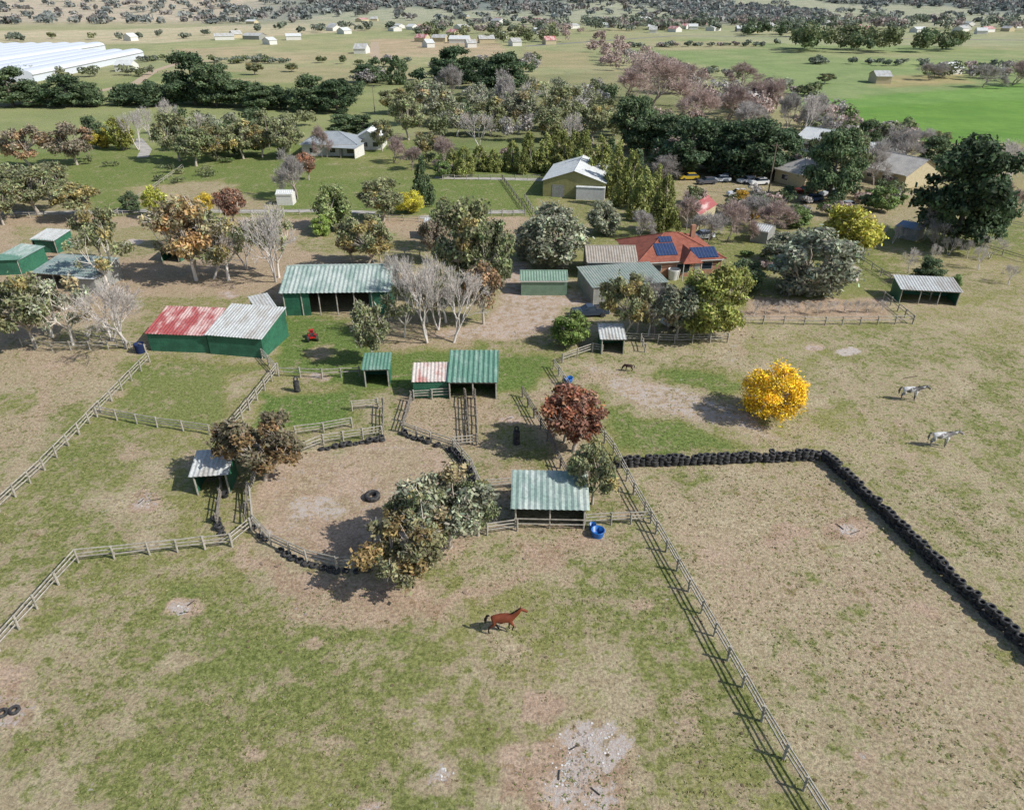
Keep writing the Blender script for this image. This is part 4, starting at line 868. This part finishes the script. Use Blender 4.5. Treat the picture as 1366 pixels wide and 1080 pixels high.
# ---------------------------------------------------------------- horses
def horse(px,py,rot,coat,points,pose='trot',sc=1.0,name='horse'):
    x,y=G(px,py);e=empty(name,x,y,0,rot);e.scale=(sc,)*3
    V=[];R=[];E=[]
    def v(p,r_,par=None):
        V.append(p);R.append(r_ if isinstance(r_,tuple) else (r_,r_))
        if par is not None: E.append((par,len(V)-1))
        return len(V)-1
    p0=v((-.55,0,1.24),(.29,.30));p1=v((-.15,0,1.19),(.31,.31),p0);p2=v((.3,0,1.18),(.30,.32),p1);p3=v((.58,0,1.3),(.2,.25),p2)
    if pose=='graze':
        n1=v((.9,0,1.02),(.12,.17),p3);n2=v((1.12,0,.66),(.09,.12),n1);h1=v((1.2,0,.42),(.085,.11),n2);h2=v((1.28,0,.13),(.06,.07),h1);ear=(1.06,.6)
    elif pose=='level':
        n1=v((.92,0,1.45),(.12,.17),p3);n2=v((1.22,0,1.58),(.09,.12),n1);h1=v((1.42,0,1.48),(.085,.11),n2);h2=v((1.64,0,1.3),(.055,.065),h1);ear=(1.22,1.74)
    else:
        n1=v((.83,0,1.57),(.12,.18),p3);n2=v((1.03,0,1.84),(.085,.12),n1);h1=v((1.22,0,1.76),(.08,.11),n2);h2=v((1.47,0,1.58),(.055,.065),h1);ear=(1.03,2.0)
    bt=v((-.80,0,1.3),(.12,.14),p0)
    tr=pose=='trot'
    def hind(s,sw):
        a=v((-.6,s*.14,1.02),(.15,.17),p0);b_=v((-.48+sw*.5,s*.17,.84),(.11,.13),a);c=v((-.74+sw,s*.16,.52+abs(sw)*.1),(.055,.07),b_);d=v((-.70+sw*1.5,s*.16,.2+abs(sw)*.15),.042,c);v((-.62+sw*1.6,s*.16,.05+max(sw,0)*.2),(.06,.05),d)
    def fore(s,sw,fold):
        a=v((.42,s*.16,.95),(.12,.14),p2);b_=v((.44+sw*.7,s*.16,.52+fold*.12),(.055,.06),a);c=v((.44+sw-fold*.2,s*.16,.18+fold*.28),.038,b_);v((.5+sw-fold*.3,s*.16,.05+fold*.26),(.058,.05),c)
    if tr: hind(1,.22);hind(-1,-.16);fore(1,-.12,0);fore(-1,.25,.8)
    else: hind(1,.05);hind(-1,-.05);fore(1,.03,0);fore(-1,-.06,0)
    me=bpy.data.meshes.new('body');me.from_pydata(V,E,[]);ob=link(bpy.data.objects.new('body',me));ob.parent=e
    sm=ob.modifiers.new('Skin','SKIN');sm.use_smooth_shade=True;sm.branch_smoothing=.6
    for i,r_ in enumerate(R): me.skin_vertices[0].data[i].radius=r_
    me.skin_vertices[0].data[0].use_root=True
    ss=ob.modifiers.new('Sub','SUBSURF');ss.levels=2;ss.render_levels=2
    key='coat_%d_%d'%(int(coat[0]*1000),int(points[0]*1000))
    if key not in _mc:
        mt,nt,b=newmat(key);tcx=N(nt,'ShaderNodeTexCoord').outputs['Object'];sp_=N(nt,'ShaderNodeSeparateXYZ');nt.links.new(tcx,sp_.inputs[0])
        f=sstep(nt,sp_.outputs[2],.4,.85,1,0);nn=noise(nt,tcx,1.8,3,.5)
        c=mixc(nt,sstep(nt,nn,.35,.65),coat,tuple(k_*.72 for k_ in coat))
        if points[0]>.06: c=mixc(nt,sstep(nt,nn,.5,.56),c,points)
        c=mixc(nt,f,c,points);nt.links.new(c,b.inputs['Base Color']);b.inputs['Roughness'].default_value=.55;_mc[key]=mt
    ob.data.materials.append(_mc[key])
    m=MB()
    for s_ in(-1,1):
        ex,ez=ear;m.add([(ex-.04,s_*.05,ez-.06),(ex+.04,s_*.09,ez-.06),(ex+.0,s_*.03,ez-.06),(ex+.02,s_*.075,ez+.12)],[(0,1,3),(1,2,3),(2,0,3)])
    m.obj('ears',_mc[key],e)
    hair=surf('hair_%d'%int(points[0]*1000),points,None,4,.4,.8);m=MB()
    pts=[(-.86,0,1.4),(-1.0,0,1.28),(-1.06,0,.95),(-1.02,0,.6)] if not tr else [(-.86,0,1.42),(-1.0,0,1.38),(-1.12,0,1.08),(-1.14,0,.75)]
    rr=[.05,.08,.09,.02]
    for i in range(3): m.beam(pts[i],pts[i+1],rr[i],8,rr[i+1])
    m.obj('tail',hair,e,True);m=MB()
    A_=Vector(V[3])+Vector((-.12,0,.2));Bv=Vector(V[4])+Vector((-.1,0,.12));C_=Vector(V[5])+Vector((-.03,0,.09))
    if pose=='graze': A_,Bv,C_=Vector((.65,0,1.5)),Vector((1.0,0,1.18)),Vector((1.24,0,.76))
    m.beam(A_,Bv,.05,6,.06);m.beam(Bv,C_,.06,6,.04);m.obj('mane',hair,e,True)
horse(672,842,.05,S(122,64,42),S(36,26,22),'trot',1.12)
horse(1212,534,-.15,S(220,218,214),S(92,88,86),'level',1.15);horse(1252,596,-.1,S(224,222,216),S(120,116,112),'level',1.15)
horse(838,495,3.0,S(60,44,36),S(24,20,18),'graze',.62,'pony')
# ---------------------------------------------------------------- short grass tufts over the near paddocks
r=np.random.default_rng(5);n=30000
gm_,nt,b=newmat('tuft_blades');at=N(nt,'ShaderNodeAttribute',attribute_name='Leaf');nt.links.new(at.outputs['Color'],b.inputs['Base Color'])
tr=N(nt,'ShaderNodeBsdfTranslucent');nt.links.new(at.outputs['Color'],tr.inputs[0]);ms=N(nt,'ShaderNodeMixShader');ms.inputs[0].default_value=.4
nt.links.new(b.outputs[0],ms.inputs[1]);nt.links.new(tr.outputs[0],ms.inputs[2]);nt.links.new(ms.outputs[0],nt.nodes['Material Output'].inputs[0])
yy=r.uniform(18,85,n);xx=r.uniform(-1,1,n)*(yy*.72+18)
keep=fbm(xx/4,yy/4,31,3)+r.uniform(-.15,.15,n)>.52;xx=xx[keep];yy=yy[keep]
ax,ay=G(490,665)
keep=(np.hypot((xx-ax)/11,(yy-ay)/8)>1);xx=xx[keep];yy=yy[keep];n=len(xx)
xx=np.repeat(xx,3)+r.normal(size=3*n)*.06;yy=np.repeat(yy,3)+r.normal(size=3*n)*.06;k=len(xx)
c=np.stack([xx,yy,np.full(k,.03)],1);nr=unit(k,r)*.6;nr[:,2]=np.abs(nr[:,2])+.5;nr/=np.linalg.norm(nr,axis=1)[:,None]
V,Q_=leaves(c,nr,r.uniform(.035,.09,k),.5,r);V[:,2]=np.maximum(V[:,2],.003)
gcol=np.array([S(132,140,80),S(156,152,102),S(112,126,66),S(176,164,126)])[r.integers(0,4,k)]
link(bpy.data.objects.new('grass_tufts',np_mesh('grass_tufts',V,Q_,[gm_],None,np.repeat(gcol*r.uniform(.8,1.15,k)[:,None],4,0))))
